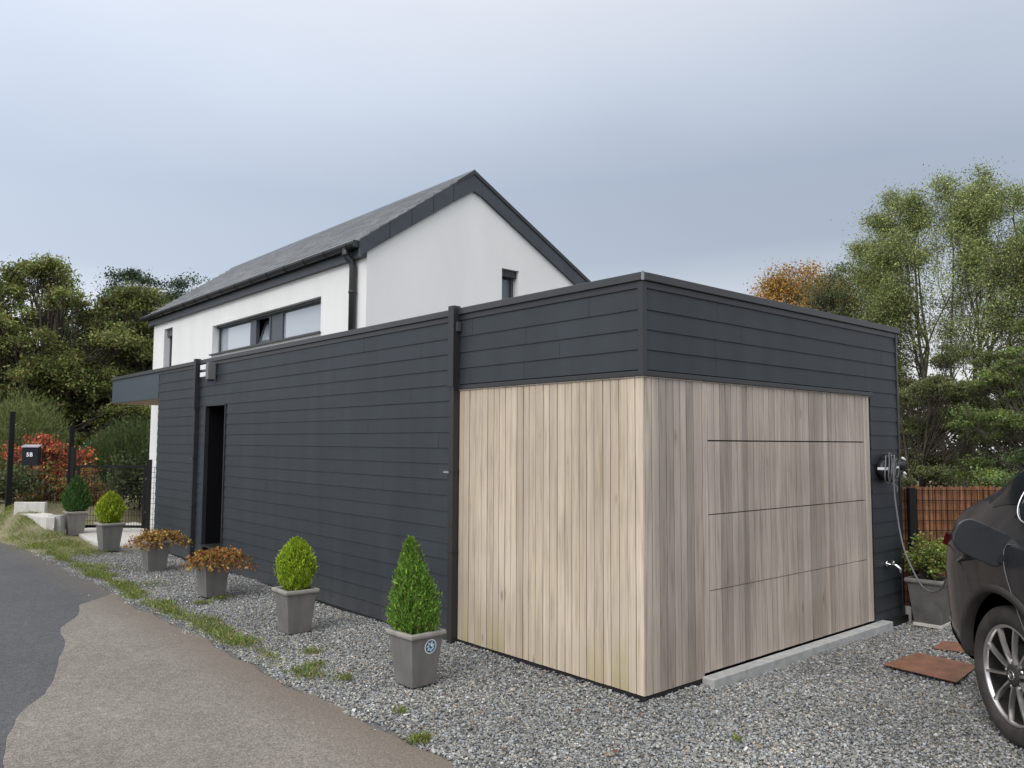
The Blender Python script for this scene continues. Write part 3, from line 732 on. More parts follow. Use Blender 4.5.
# ------------------------------------------------------------------ leaves, sprays and trees
def cards(name, P, U, Vv, m, parent, tint, local=False):
    """one diamond leaf per row: P centre, U half width, V half length"""
    n = len(P)
    V = np.stack([P - Vv, P + U, P + Vv, P - U], 1).reshape(-1, 3)
    F = np.arange(4 * n).reshape(n, 4)
    return np_mesh(name, V, F, m, parent, tint=tint, local=local)
def unit(a): return a / np.maximum(np.linalg.norm(a, axis=-1, keepdims=True), 1e-9)
def pal(r, n, cols, jit=.22, w=None):
    cols = np.array(cols, float); k = r.choice(len(cols), n, p=w)
    return np.clip(cols[k] * r.lognormal(0, jit, (n, 1)) * r.normal(1, .06, (n, 3)), .002, .9)
def rand_leaves(r, P, size, upbias=.35, aspect=.5):
    n = len(P); d = unit(r.normal(size=(n, 3))); nn = unit(r.normal(size=(n, 3)) + np.array([0, 0, upbias * 2]))
    v = unit(np.cross(nn, d)); u = np.cross(nn, v)
    s = size * np.clip(r.lognormal(-.08, .28, (n, 1)), .5, 1.5)
    return u * s * aspect, v * s

def crown_tree(name, label, cat, base, blobs, nclump, nleaf, size, cols, seed, trunk_r=.12, stems=1, clump_r=.45, group=None, bark='bark', trunk_h=.8, jit=.22, flat=.7, w=None, shell=.35, upward=.0, lobes=None):
    """trunk, limbs that reach every leaf clump, and leaves gathered round the limb ends
    blobs: (cx, cy, cz, rx, ry, rz) ellipsoids of the crown relative to the base"""
    r = np.random.default_rng(seed); rnd = random.Random(seed)
    t = thing(name, label, cat, base, 0, group)
    vol = np.array([b[3] * b[4] * b[5] for b in blobs]) ** .7; vol /= vol.sum()
    C = []
    for _ in range(nclump):
        b = blobs[r.choice(len(blobs), p=vol)]
        d = unit(r.normal(size=3)); rr = r.uniform(shell, 1) ** .6
        C.append(np.array(b[:3]) + d * rr * np.array(b[3:]))
    C = np.array(C)
    if lobes:                       # boughs: leaf clumps sit on the upper side of a smaller number of lobes
        k = r.integers(0, min(lobes[0], len(C)), len(C)); d = unit(r.normal(size=(len(C), 3))); d[:, 2] = np.abs(d[:, 2]) * .9 - .22
        C = C[k] + d * lobes[1] * r.uniform(.55, 1.05, (len(C), 1)) * np.array([1.15, 1.15, .8])
    wood = MB(); top = min(max(b[2] + b[5] * .6 for b in blobs), C[:, 2].max() - .6 if C[:, 2].max() > 2 else 99); cx = np.average([b[0] for b in blobs], weights=vol); cy = np.average([b[1] for b in blobs], weights=vol)
    paths = []
    for s in range(stems):
        a = 2 * math.pi * s / max(1, stems) + seed
        sp_ = 0 if stems == 1 else .35
        ex, ey = (cx, cy) if stems == 1 else (cx + math.cos(a) * abs(blobs[0][3]) * .5, cy + math.sin(a) * abs(blobs[0][4]) * .5)
        pth = []
        for k in range(9):
            q = k / 8
            pth.append(Vector((ex * q ** 1.3 + rnd.uniform(-.05, .05) * top * .3 * q, ey * q ** 1.3 + rnd.uniform(-.05, .05) * top * .3 * q, top * q - .05)))
        rad = [trunk_r * (1 - .85 * k / 8) * (1.25 if k == 0 else 1) / (stems ** .4) for k in range(9)]
        wood.tube(pth, rad, 7); paths.append((pth, rad))
    LPs = []
    for c in C:
        pth, rad = min(paths, key=lambda pr: min((Vector(c) - p).length for p in pr[0])) if stems > 1 else paths[0]
        zt = max(trunk_h * rnd.uniform(.55, 1), min(c[2] * rnd.uniform(.35, .8), top * .92))
        k = min(7, max(0, int(zt / top * 8))); p0 = pth[k].lerp(pth[k + 1], zt / top * 8 - k)
        e = Vector(c); mid = p0.lerp(e, .5) + Vector((rnd.uniform(-.1, .1), rnd.uniform(-.1, .1), .12 if e.z < p0.z + .5 else -.05)) * (e - p0).length
        pp = [p0, p0.lerp(mid, .6), mid.lerp(e, .35), e]
        r0 = min(rad[k] * .5, .012 + .012 * (e - p0).length)
        wood.tube(pp, [r0, r0 * .7, r0 * .45, .006], 5)
        for _ in range(3):
            q = Vector(c) + Vector((rnd.gauss(0, 1), rnd.gauss(0, 1), rnd.gauss(.3, .7))) * clump_r * .8
            wood.tube([pp[2].lerp(e, .5), pp[2].lerp(q, .6), q], [r0 * .35 + .003, .005, .003], 4)
    wood.build('trunk', M[bark], t, local=True)
    m = r.poisson(nleaf, len(C)); idx = np.repeat(np.arange(len(C)), m)
    cr = clump_r * r.uniform(.6, 1.3, len(C))
    P = C[idx] + r.normal(size=(len(idx), 3)) * (cr[idx, None] * np.array([.62, .62, .62 * flat]))
    U, Vv = rand_leaves(r, P, size)
    if upward: Vv = unit(Vv + np.array([0, 0, upward]) * size) * np.linalg.norm(Vv, axis=1, keepdims=True)
    ctint = r.lognormal(0, .24 if cat != 'bush' else .34, len(C))
    T = np.clip(pal(r, len(P), cols, jit, w) * ctint[idx, None], .002, .9)
    cards('crown', P, U, Vv, M['leaf'], t, T, local=True)
    return t

# left: broad turning oak beside the road, two more behind it
OAK = [(.15, .18, .05), (.19, .20, .06), (.115, .15, .042), (.23, .21, .075), (.20, .15, .06)]
OW = [.34, .24, .24, .12, .06]
crown_tree('oak_tree', 'broad yellowish green oak left of the house, low forked trunk visible', 'tree', (.95, 22.9, .3),
           [(-.2, -.2, 4.2, 2.0, 2.0, 2.0), (1.0, -.8, 3.4, 1.6, 1.6, 1.9), (-1.4, .8, 3.6, 1.7, 1.7, 1.9), (.3, -1.2, 2.2, 2.0, 1.6, 1.2), (-.4, .3, 5.75, .8, .8, .9), (.85, -.75, 5.3, .9, .9, 1.1), (2.0, -1.4, 2.8, 1.2, 1.2, 1.6)], 400, 280, .046, OAK, 4, .22, clump_r=.26, lobes=(90, .52), trunk_h=1.2, w=OW, shell=.25, flat=.6)
crown_tree('oak_tree', 'darker green oak at the left edge of the photo', 'tree', (-2.9, 24.5, .3),
           [(.2, .2, 4.4, 2.2, 2.2, 2.2), (1.4, -1, 2.8, 1.6, 1.6, 1.6), (-1.2, .5, 3.2, 1.8, 1.8, 1.8), (.5, -.4, 1.6, 2.2, 1.8, 1.3), (.9, -.6, 5.2, 1.2, 1.2, 1.2), (2.7, .1, 5.1, 1.3, 1.3, 1.4), (2.9, .1, 3.6, 1.3, 1.3, 1.5)], 390, 280, .048, [(.12, .155, .042), (.155, .175, .05), (.19, .18, .06), (.09, .12, .034)], 9, .2, lobes=(95, .55), clump_r=.28, trunk_h=1.2, shell=.25, flat=.6)
crown_tree('oak_tree', 'dense oak behind the house corner, right of the forked oak', 'tree', (4.1, 22.6, .3),
           [(0, 0, 3.7, 1.7, 1.7, 1.9), (-1.3, -.2, 4.5, 1.4, 1.4, 1.8), (-1.2, -.8, 2.2, 1.5, 1.5, 1.5), (.3, -.5, 1.4, 2.0, 1.6, 1.2)], 330, 280, .046, [(.14, .165, .045), (.11, .14, .038), (.185, .18, .06), (.16, .175, .048)], 14, .17, lobes=(80, .50), clump_r=.27, trunk_h=1.0, shell=.25, flat=.6)
# far pines
PINE = [(.045, .075, .034), (.034, .058, .028), (.06, .085, .04)]
for i, (x, y, h, rr, lb) in enumerate(((8.9, 43.6, 10.8, 1.5, 'far dark pine, left one of the pair above the roof eave'), (11.4, 42.3, 10.5, 1.4, 'far dark pine, right one of the pair above the roof eave'), (6.6, 46.0, 9.2, 1.5, 'far pine half hidden behind the oak crown'))):
    crown_tree('pine_tree', lb, 'tree', (x, y, .3), [(0, 0, h - 1.6, rr, rr, 1.6), (0, 0, h - 3.2, rr * 1.3, rr * 1.3, 1.8), (0, 0, h - 5.4, rr * 1.4, rr * 1.4, 2.2)], 170, 230, .07, PINE, 40 + i, .2, clump_r=.5, trunk_h=4, flat=.5, group='pines beyond the oaks')
# shrubs by the gate
crown_tree('autumn_shrub', 'red and orange autumn shrub behind the mailbox', 'shrub', (-.12, 16.8, .1),
           [(0, 0, 1.15, .55, .55, .50), (.42, -.3, .95, .42, .42, .5), (-.5, .4, 1.25, .40, .40, .4), (-.1, .1, 1.35, .3, .3, .3)], 85, 62, .034, [(.44, .085, .045), (.38, .065, .045), (.46, .14, .055), (.34, .12, .045), (.22, .15, .04)], 51, .03, stems=4, clump_r=.13, trunk_h=.2, shell=.2, jit=.35)
crown_tree('autumn_shrub', 'rusty brown and yellow green shrub low under the mailbox', 'shrub', (-.15, 16.2, .15),
           [(0, 0, .6, .70, .70, .5), (.45, -.4, .5, .5, .5, .5), (-.5, .4, .6, .5, .5, .5), (.55, -.5, .25, .5, .5, .3)], 95, 70, .034, [(.28, .13, .04), (.22, .14, .04), (.15, .15, .04), (.32, .11, .04), (.11, .13, .035), (.26, .17, .06)], 52, .03, stems=4, clump_r=.14, trunk_h=.15, shell=.2, jit=.35)
BR = [(.15, .185, .055), (.12, .155, .045), (.19, .21, .075), (.09, .125, .038)]
BD = [(.075, .105, .032), (.055, .085, .026), (.10, .13, .042), (.045, .065, .022)]
def broom(base, label, w, h, seed, n=24000, cols=BR):
    r = np.random.default_rng(seed); t = thing('broom_bush', label, 'shrub', base, 0, 'broom bushes along the garden edge')
    a = r.uniform(0, 2 * np.pi, n); q = np.sqrt(r.random(n)); hh = r.uniform(.15, 1, n) ** .8
    x = np.cos(a) * q * w * (.35 + .65 * hh); y = np.sin(a) * q * w * (.35 + .65 * hh)
    z = hh * h * (1 - .45 * q ** 2) * r.uniform(.85, 1.1, n)
    P = np.stack([x, y, z], 1)
    d = unit(np.stack([x * .55, y * .55, np.full(n, .7 * w)], 1) + r.normal(0, .38, (n, 3)))
    u = unit(np.cross(d, r.normal(size=(n, 3))))
    cards('foliage', P, u * .006, d * r.uniform(.04, .13, (n, 1)), M['leaf'], t, pal(r, n, cols, .34), local=True)
    mb = MB(); rnd = random.Random(seed)
    for _ in range(26):
        an = rnd.uniform(0, 6.28); rr = rnd.uniform(.2, .8) * w
        mb.tube([(0, 0, 0), (math.cos(an) * rr * .35, math.sin(an) * rr * .35, h * .45), (math.cos(an) * rr, math.sin(an) * rr, h * .85)], [.012, .008, .003], 5)
    mb.build('stem', M['bark'], t, local=True)
    return t
broom((-.3, 19.2, .3), 'tall feathery green broom bush left of the gate posts', 1.25, 2.5, 61)
broom((1.9, 17.9, .3), 'feathery green broom bush behind the garden gate', 1.2, 1.9, 62, cols=BD)
broom((-2.0, 21.0, .3), 'feathery broom bush at the left edge behind the fence post', 1.2, 2.2, 63)
broom((3.4, 19.4, .3), 'feathery broom bush just left of the white house corner', 1.2, 1.8, 64, cols=BD)
crown_tree('laurel_shrub', 'dark green shrub directly behind the mesh gate', 'shrub', (1.25, 15.0, .2), [(0, 0, .6, .8, .8, .55), (.6, -.6, .55, .7, .7, .5)], 60, 90, .045, [(.035, .055, .018), (.05, .07, .022), (.07, .085, .03)], 71, .03, stems=3, clump_r=.25, trunk_h=.15, shell=.1)
crown_tree('laurel_shrub', 'low leafy shrub at the foot of the left fence post', 'shrub', (-1.0, 15.4, .35), [(0, 0, .45, .5, .5, .45), (-.5, .4, .4, .45, .45, .4)], 45, 80, .04, [(.055, .08, .025), (.085, .11, .035), (.14, .15, .07)], 72, .02, stems=3, clump_r=.18, trunk_h=.1, shell=.1)

# right: tall airy ash, small dark tree, autumn tree and bushes beyond the fence
def airy_tree(name, label, base, seed, cols, size, env, fork, nstem, leaf_n):
    """several stems from a low fork fan out into a domed crown of fine twigs; env: ellipsoid of the crown (cx, cy, cz, rx, ry, rz)"""
    rnd = random.Random(seed); r = np.random.default_rng(seed)
    t = thing(name, label, 'tree', base)
    wood = MB(); tips = []
    ec, er = Vector(env[:3]), Vector(env[3:])
    def lim(p):
        q = p - ec; q = Vector((q.x / er.x, q.y / er.y, q.z / er.z)); return q.length
    def limb(p, q, rad, lev, bow):
        n = (7, 5, 4, 3)[lev]; L_ = (q - p).length
        side = Vector((rnd.gauss(0, 1), rnd.gauss(0, 1), 0)) * .05 * L_
        pts = []
        for k in range(n + 1):
            f = k / n; b = math.sin(math.pi * f)
            pts.append(p.lerp(q, f) + side * b + Vector((0, 0, bow * L_ * b)) + Vector((rnd.gauss(0, 1), rnd.gauss(0, 1), rnd.gauss(0, 1))) * .012 * L_ * (0 < k < n))
        wood.tube(pts, [max(.004, rad * (1 - .72 * k / n)) for k in range(n + 1)], (7, 5, 4, 3)[lev], cap=False)
        return pts
    def grow(p, q, rad, lev):
        pts = limb(p, q, rad, lev, (-.06, -.05, .03, .0)[lev]); n = len(pts) - 1
        d = (q - p).normalized(); L_ = (q - p).length
        if lev >= 2: tips.append((pts[-1], lev)); tips.append((pts[n // 2 + 1], lev))
        if lev == 3: return
        for k in range((10, 7, 5)[lev]):
            f = ((.30, .25, .2)[lev]) + (1 - (.30, .25, .2)[lev]) * (k + rnd.random()) / (10, 7, 5)[lev]
            i = min(n - 1, int(f * n)); o = pts[i].lerp(pts[i + 1], f * n - i)
            an = rnd.uniform(0, 6.283); perp = d.cross(Vector((math.cos(an), math.sin(an), .2))).normalized()
            out = Vector((o.x - ec.x, o.y - ec.y, 0)); out = out.normalized() if out.length > .05 else perp
            nd = (d * .55 + perp * rnd.uniform(.4, .9) + out * .5 + Vector((0, 0, .2))).normalized()
            ln = L_ * rnd.uniform(.32, .58) * (1.15 - .4 * f)
            e = o + nd * ln
            m = lim(e)
            if m > 1.0: e = o + (e - o) * max(.35, 1 - (m - 1) * 2.2)
            grow(o, e, rad * (1 - .72 * f) * rnd.uniform(.42, .62), lev + 1)
    for s_ in range(nstem):
        a = 2 * math.pi * s_ / nstem + .5; k = (.30, .62, .88)[s_ % 3] * rnd.uniform(.85, 1.08) if s_ else .05
        q = ec + Vector((er.x * math.cos(a) * k, er.y * math.sin(a) * k, er.z * .92 * math.sqrt(1 - k * k)))
        p = Vector((fork[0] + math.cos(a) * .15, fork[1] + math.sin(a) * .15, fork[2]))
        wood.tube([(fork[0] + math.cos(a) * .05, fork[1] + math.sin(a) * .05, -.2), tuple(p)], [.12, .10], 7)
        grow(p, q, .068 * rnd.uniform(.75, 1.1), 0)
    wood.build('trunk', M['pale_bark'], t, local=True)
    tp = np.array([list(x) for x, l in tips]); hh = (tp[:, 2] - (ec.z - er.z)) / (2 * er.z)
    rr_ = np.sqrt((((tp - np.array(ec)) / np.array(er)) ** 2).sum(1))
    wgt = np.clip((rr_ - .22) * 1.9, .10, 1.15) * np.clip(.55 + hh * .6, .4, 1.1)
    m = r.poisson(leaf_n * wgt * r.lognormal(-.25, .85, len(tp))); idx = np.repeat(np.arange(len(tp)), m)
    P = tp[idx] + r.normal(size=(len(idx), 3)) * np.array([.17, .17, .12]) * r.lognormal(0, .3, (len(idx), 1))
    U, Vv = rand_leaves(r, P, size, .2, .5)
    ct = r.lognormal(0, .25, len(tp))
    cards('crown', P, U, Vv, M['leaf'], t, np.clip(pal(r, len(P), cols, .25) * ct[idx, None], .002, .9), local=True)
    return t
airy_tree('ash_tree', 'tall airy pale green tree with many bare branches showing against the sky', (21.2, 5.7, -.5), 5, [(.25, .28, .10), (.205, .245, .09), (.30, .31, .125), (.16, .20, .07)], .030,
          (.05, -.1, 6.15, 2.9, 2.9, 3.5), (0, 0, 1.2), 13, 20)
DK = [(.10, .13, .055), (.12, .15, .06), (.085, .11, .045), (.17, .18, .09)]
crown_tree('alder_tree', 'smaller dark green loose tree just left of the tall airy tree', 'tree', (20.7, 8.9, -.3), [(0, 0, 6.1, 1.2, 1.2, 1.6), (.5, -.6, 4.8, 1.5, 1.5, 1.6), (-.5, .4, 5.3, 1.1, 1.1, 1.3), (-.1, .1, 7.1, .6, .6, .9)], 170, 150, .040, DK, 82, .13, clump_r=.33, trunk_h=2.2, shell=.2)
crown_tree('autumn_tree', 'orange autumn tree rising behind the garage roof', 'tree', (30.7, 16.0, -.4), [(0, 0, 8.6, 1.9, 1.9, 1.9), (-1.0, .9, 7.5, 1.5, 1.5, 1.5), (1.1, -.9, 8.2, 1.5, 1.5, 1.8)], 190, 300, .055, [(.40, .21, .055), (.34, .19, .05), (.29, .20, .06), (.45, .24, .06), (.23, .19, .055)], 83, .2, clump_r=.5, trunk_h=3, shell=.3)
BU = [(.13, .18, .048), (.10, .145, .038), (.16, .21, .058), (.075, .11, .03), (.21, .20, .06)]
bushes = [
    ('hazel_bush', 'big bright green bush behind the fence at the right edge', (13.2, 1.4, -.2), [(0, 0, 2.8, 1.3, 1.3, 1.2), (-.3, .5, 1.7, 1.4, 1.4, 1.0), (.5, -.5, 3.5, 1.1, 1.1, .8), (.8, -1.2, 2.2, 1.3, 1.3, 1.4), (.2, -.6, 1.3, 1.2, 1.2, .9)], 150, BU, 91),
    ('hazel_bush', 'mid green bush behind the fence beside the garage corner', (14.6, 4.2, -.2), [(0, 0, 2.4, 1.2, 1.2, 1.2), (.6, -.6, 3.0, 1.2, 1.2, 1.0), (-.3, .2, 1.2, 1.1, 1.1, 1.0)], 120, [(.13, .145, .055), (.10, .12, .044), (.16, .165, .06), (.08, .10, .038)], 92),
    ('hazel_bush', 'low dark green bush just above the brown fence beside the car roof', (11.4, .1, -.2), [(0, 0, 1.2, 1.1, 1.1, .75), (.5, -.8, 1.1, 1.0, 1.0, .8)], 80, [(.065, .105, .036), (.085, .13, .042), (.11, .155, .05)], 93),
    ('hazel_bush', 'dull olive bush between the garage corner and the tall airy tree', (18.2, 7.0, -.3), [(0, 0, 2.3, 1.5, 1.5, 1.5), (.8, -.9, 2.6, 1.4, 1.4, 1.4)], 130, [(.115, .115, .055), (.095, .10, .046), (.145, .135, .06)], 94),
    ('hazel_bush', 'tall leafy bush under the tall airy tree at the right edge', (18.5, 2.6, -.3), [(0, 0, 3.5, 1.6, 1.6, 1.6), (.9, -1.0, 4.3, 1.4, 1.4, 1.4), (-.2, .3, 2.0, 1.6, 1.6, 1.3)], 180, [(.13, .165, .05), (.105, .14, .042), (.17, .195, .06)], 95)]
for nm, lb, b, bl, nc, cols, sd_ in bushes:
    crown_tree(nm, lb, 'bush', b, bl, int(nc * 1.35), 330, .026, cols, sd_, .07, stems=3, lobes=(26, .46), clump_r=.19, trunk_h=.5, shell=.35, flat=.40, group='bushes beyond the brown fence')
# far wood that closes the view behind everything
def wood_mass(name, label, pts, hmin, hmax, n, size, cols, seed):
    r = np.random.default_rng(seed); pts = np.array(pts, float)
    seg = r.integers(0, len(pts) - 1, n); f = r.random(n)
    ctr = pts[seg] * (1 - f[:, None]) + pts[seg + 1] * f[:, None]
    top = (hmin + hmax) / 2 + (hmax - hmin) / 2 * np.sin(ctr[:, 0] * 1.1 + seed) * np.cos(ctr[:, 1] * .9)
    z = r.random(n) ** .7 * top
    dep = r.normal(0, 1.1, (n, 2)) * (1.15 - (z / hmax)[:, None] * .5)
    P = np.stack([ctr[:, 0] + dep[:, 0], ctr[:, 1] + dep[:, 1], z], 1)
    lump = np.sin(P * 2.3).sum(1) > -1.0
    P = P[lump]; U, Vv = rand_leaves(r, P, size)
    o = cards(name, P, U, Vv, M['leaf'], None, pal(r, len(P), cols, .3))
    return tag(o, label, 'woodland', kind='stuff')
wood_mass('distant_woodland', 'dark far woodland filling the gap behind the left oaks', [(-14, 34), (-6, 33), (2, 32), (9, 30)], 3.0, 5.0, 40000, .12, [(.06, .085, .026), (.085, .11, .032), (.045, .065, .02)], 5)
wood_mass('distant_woodland', 'dull green far woodland behind the bushes beyond the fence', [(25, 13), (26, 6), (27, -1), (26, -7)], 2.6, 4.2, 36000, .11, [(.09, .10, .042), (.07, .08, .034), (.12, .12, .05)], 7)

# ------------------------------------------------------------------ potted plants along the wall
def planter(t, s=1.0, m='pot', rim='pot_rim', inner_dark=True):
    """square tapered planter with a thick rim; local coordinates, base at z = 0"""
    def sq(h, z): return [(-h, -h, z), (h, -h, z), (h, h, z), (-h, h, z)]
    lv = [(.100, .0), (.102, .012), (.136, .335), (.128, .335), (.122, .30)]
    lv = [(a * s, z * s) for a, z in lv]
    vs = []; fs = []
    for h, z in lv: vs += sq(h, z)
    for i in range(len(lv) - 1):
        for k in range(4): a, b = i * 4 + k, i * 4 + (k + 1) % 4; fs.append((a, b, b + 4, a + 4))
    fs.append((3, 2, 1, 0))
    p = MB().add(vs, fs).build('planter', M[m], t, .004, local=True)
    lv = [(.137, .332), (.150, .338), (.154, .350), (.153, .366), (.146, .372), (.122, .372), (.118, .362), (.118, .318)]
    lv = [(a * s, z * s) for a, z in lv]
    vs = []; fs = []
    for h, z in lv: vs += sq(h, z)
    for i in range(len(lv) - 1):
        for k in range(4): a, b = i * 4 + k, i * 4 + (k + 1) % 4; fs.append((a, b, b + 4, a + 4))
    MB().add(vs, fs).build('rim', M[rim], p, .003, local=True)
    mb = MB(); mb.add(sq(.1205 * s, .322 * s), [(0, 1, 2, 3)]); mb.build('soil', M['soil'], t, local=True)
    return p

def conifer(t, z0, h, w, seed, cols, n, power=1.0, wob_=.12, lean=(0, 0), inner=(.02, .035, .008), tip=.05):
    """dense upright conifer: flattened upright sprays set in vertical fans round a solid dark core"""
    r = np.random.default_rng(seed)
    def rad(q): return w * (np.sin(np.pi * np.clip(q, 0, 1) ** power) ** .62) * (1 - .15 * q)
    q = r.beta(1.15, 1.25, n)
    a = r.uniform(0, 2 * np.pi, n)
    lump = 1 + wob_ * np.sin(a * 2 + seed + q * 4) + wob_ * .8 * np.sin(a * 5 + q * 13 + seed * 2) + wob_ * .5 * np.sin(a * 11 - q * 21)
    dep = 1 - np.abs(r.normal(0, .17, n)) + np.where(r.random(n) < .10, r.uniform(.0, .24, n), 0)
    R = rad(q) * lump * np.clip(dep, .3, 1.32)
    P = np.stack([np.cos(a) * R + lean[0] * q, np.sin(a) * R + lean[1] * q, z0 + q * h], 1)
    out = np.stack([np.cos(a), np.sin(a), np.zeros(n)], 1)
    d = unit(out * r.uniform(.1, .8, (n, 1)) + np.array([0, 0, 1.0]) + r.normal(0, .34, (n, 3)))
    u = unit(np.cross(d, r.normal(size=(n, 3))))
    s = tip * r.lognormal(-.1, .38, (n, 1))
    outer = np.clip((dep - .72) * 2.2, 0, 1)[:, None]  # sprays get a lighter colour outside, a darker one inside
    T = pal(r, n, cols, .26) * (.72 + .45 * outer)
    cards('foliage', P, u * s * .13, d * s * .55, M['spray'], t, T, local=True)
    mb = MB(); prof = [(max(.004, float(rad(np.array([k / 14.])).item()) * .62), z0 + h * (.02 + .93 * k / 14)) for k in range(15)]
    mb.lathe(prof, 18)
    mb.build('dark_core', M['core'], t, local=True)  # solid dark core added so the foliage cannot be seen through
    mb = MB(); mb.tube([(0, 0, z0 - .06), (0, 0, z0 + h * .35)], .012, 8); mb.build('stem', M['bark'], t, local=True)
M['core'] = mat('dark_core', (.035, .042, .013), .95, .3, 60, bump=.8, bscale=120)

def dried(t, z0, w, seed, cols, lop, lopa):
    r = np.random.default_rng(seed); n = 1500
    rnd = random.Random(seed); st = MB(); P = []
    for k in range(95):
        an = rnd.uniform(0, 6.28); ln = rnd.uniform(.45, 1.0) * w * (1 + lop * math.cos(an - lopa))
        pts = []
        for i in range(6):
            q = i / 5; x = math.cos(an) * ln * q; y = math.sin(an) * ln * q
            z = z0 - .02 + (.50 * q - .62 * q * q) * ln + .10 * math.sin(q * 3.1) * rnd.uniform(.4, 1.2)
            pts.append(Vector((x, y, z)))
        st.tube(pts, [.0035, .003, .003, .002, .002, .0015], 4)
        for _ in range(25):
            q = rnd.uniform(.15, 1) * 5; i = min(4, int(q)); p = pts[i].lerp(pts[i + 1], q - i)
            P.append((p.x + rnd.gauss(0, .014), p.y + rnd.gauss(0, .014), p.z + rnd.gauss(.012, .014)))
    st.build('stem', mat('dry_stem', (.13, .08, .04), .9), t, local=True)
    P = np.array(P); U, Vv = rand_leaves(r, P, .019, .1, .62)
    cards('foliage', P, U, Vv, M['dry'], t, pal(r, len(P), cols, .28), local=True)

GR = 'planters in a row along the garage wall'
LIME = [(.31, .43, .025), (.26, .37, .025), (.38, .48, .035), (.20, .30, .025)]
DEEP = [(.115, .25, .03), (.145, .29, .036), (.085, .19, .026), (.20, .33, .05), (.22, .27, .06)]
t = thing('potted_conifer', 'nearest planter, deep green cone conifer with a round sticker on the pot', 'potted plant', (-.89, 1.33, G), math.radians(2), GR)
p = planter(t); conifer(t, .33, .68, .156, 3, DEEP, 48000, .60, .19, (-.04, .03), tip=.023)
# the round sticker on the near face
def sticker(parent):
    def face_pt(u, v, d):          # the face that looks to -Y, leaning outwards with height
        z = .235 + v; return (u, -(.102 + (z - .012) / .323 * .034) - d, z)
    def disc(r0, d0, d1, cu, cv, n=28, squash=1.0, rot=0.0):
        mb = MB(); top = []; bot = []
        for k in range(n):
            a = 2 * math.pi * k / n; x, y = math.cos(a) * r0, math.sin(a) * r0 * squash
            x, y = x * math.cos(rot) - y * math.sin(rot), x * math.sin(rot) + y * math.cos(rot)
            top.append(face_pt(cu + x, cv + y, d1)); bot.append(face_pt(cu + x, cv + y, d0))
        mb.add(bot + top, [tuple(range(n)), tuple(range(2 * n - 1, n - 1, -1))] + [(k, k + n, (k + 1) % n + n, (k + 1) % n) for k in range(n)])
        return mb
    st = disc(.050, .0015, .003, .028, .035).build('sticker', M['white_plastic'], parent, local=True)
    disc(.043, .003, .0036, .028, .035).build('blue_field', mat('sticker_blue', (.035, .07, .13), .5, .2, 60), st, local=True)
    mb = MB(); rnd = random.Random(4)
    for k in range(7):
        a = 2 * math.pi * k / 7 + .3
        m2 = disc(.0145, .0036, .0041, .028 + math.cos(a) * .024, .035 + math.sin(a) * .024, 12, .5, a + rnd.uniform(.2, 1.4))
        mb.add(m2.v, m2.f)
    mb.build('pale_leaf', mat('sticker_pale', (.42, .60, .75), .5, .2, 90), st, local=True)
    disc(.010, .0036, .0043, .037, .043, 14).build('white_dot', M['white_plastic'], st, local=True)
sticker(p)
t = thing('potted_conifer', 'lime green egg shaped conifer in planter between dried plant and deep green cone', 'potted plant', (-.84, 3.30, G), math.radians(-2), GR)
planter(t, 1.03); conifer(t, .345, .48, .172, 5, LIME, 28000, .8, .13, tip=.022)
BRN = [(.30, .17, .045), (.36, .20, .05), (.24, .11, .03), (.42, .27, .08), (.20, .15, .04)]
RED = [(.34, .12, .035), (.30, .16, .045), (.22, .09, .03), (.40, .22, .06), (.26, .20, .05)]
t = thing('potted_dried_plant', 'wilted orange brown spreading plant in planter beside the lime egg conifer', 'potted plant', (-.78, 5.42, G), math.radians(3), GR)
planter(t, 1.02); dried(t, .36, .40, 7, RED, .25, -.9)
t = thing('potted_dried_plant', 'wilted golden brown spreading plant in planter in front of the far downpipe', 'potted plant', (-.71, 7.58, G), math.radians(-1), GR)
planter(t, 1.06); dried(t, .37, .42, 8, BRN, .15, -.9)
t = thing('potted_conifer', 'lime yellow round conifer in planter beside the mesh gate', 'potted plant', (-.62, 10.05, G), math.radians(2), GR)
planter(t, 1.14); conifer(t, .39, .49, .21, 11, [(.32, .40, .025), (.26, .34, .025), (.37, .43, .03), (.19, .27, .02)], 12000, .85, .10, tip=.036)
t = thing('potted_conifer', 'farthest planter, dark green conical conifer before the red shrub', 'potted plant', (-.53, 12.55, G), math.radians(-3), GR)
planter(t, 1.15); conifer(t, .39, .66, .215, 12, [(.06, .13, .03), (.08, .16, .035), (.045, .10, .024)], 12000, .6, .13, tip=.036)
# planter by the brown fence
t = thing('potted_shrub', 'dusty dark planter with a loose green box shrub beside the brown fence', 'potted plant', (3.88, -.27, G), math.radians(4))
planter(t, 1.16, 'old_pot', 'pot')
r = np.random.default_rng(33); C = unit(r.normal(size=(60, 3))) * r.uniform(.3, 1, (60, 1)) * np.array([.21, .21, .20]) + np.array([0, 0, .62])
idx = np.repeat(np.arange(60), 55); P = C[idx] + r.normal(size=(len(idx), 3)) * .034
U, Vv = rand_leaves(r, P, .016, .4, .55)
cards('foliage', P, U, Vv, M['leaf'], t, pal(r, len(P), [(.19, .27, .05), (.14, .21, .045), (.26, .30, .08), (.22, .19, .07)], .25), local=True)
mb = MB(); rnd = random.Random(3)
for c in C: mb.tube([(0, 0, .36), tuple(Vector((0, 0, .45)).lerp(Vector(c), .5) + Vector((rnd.gauss(0, .01), rnd.gauss(0, .01), 0))), tuple(c)], [.006, .004, .002], 4)
mb.build('stem', M['bark'], t, local=True)
mb = MB(); mb.box((-.125, -.125, -.012), (.125, .125, .02)); mb.build('saucer', M['pale_concrete'], t, .004, local=True)

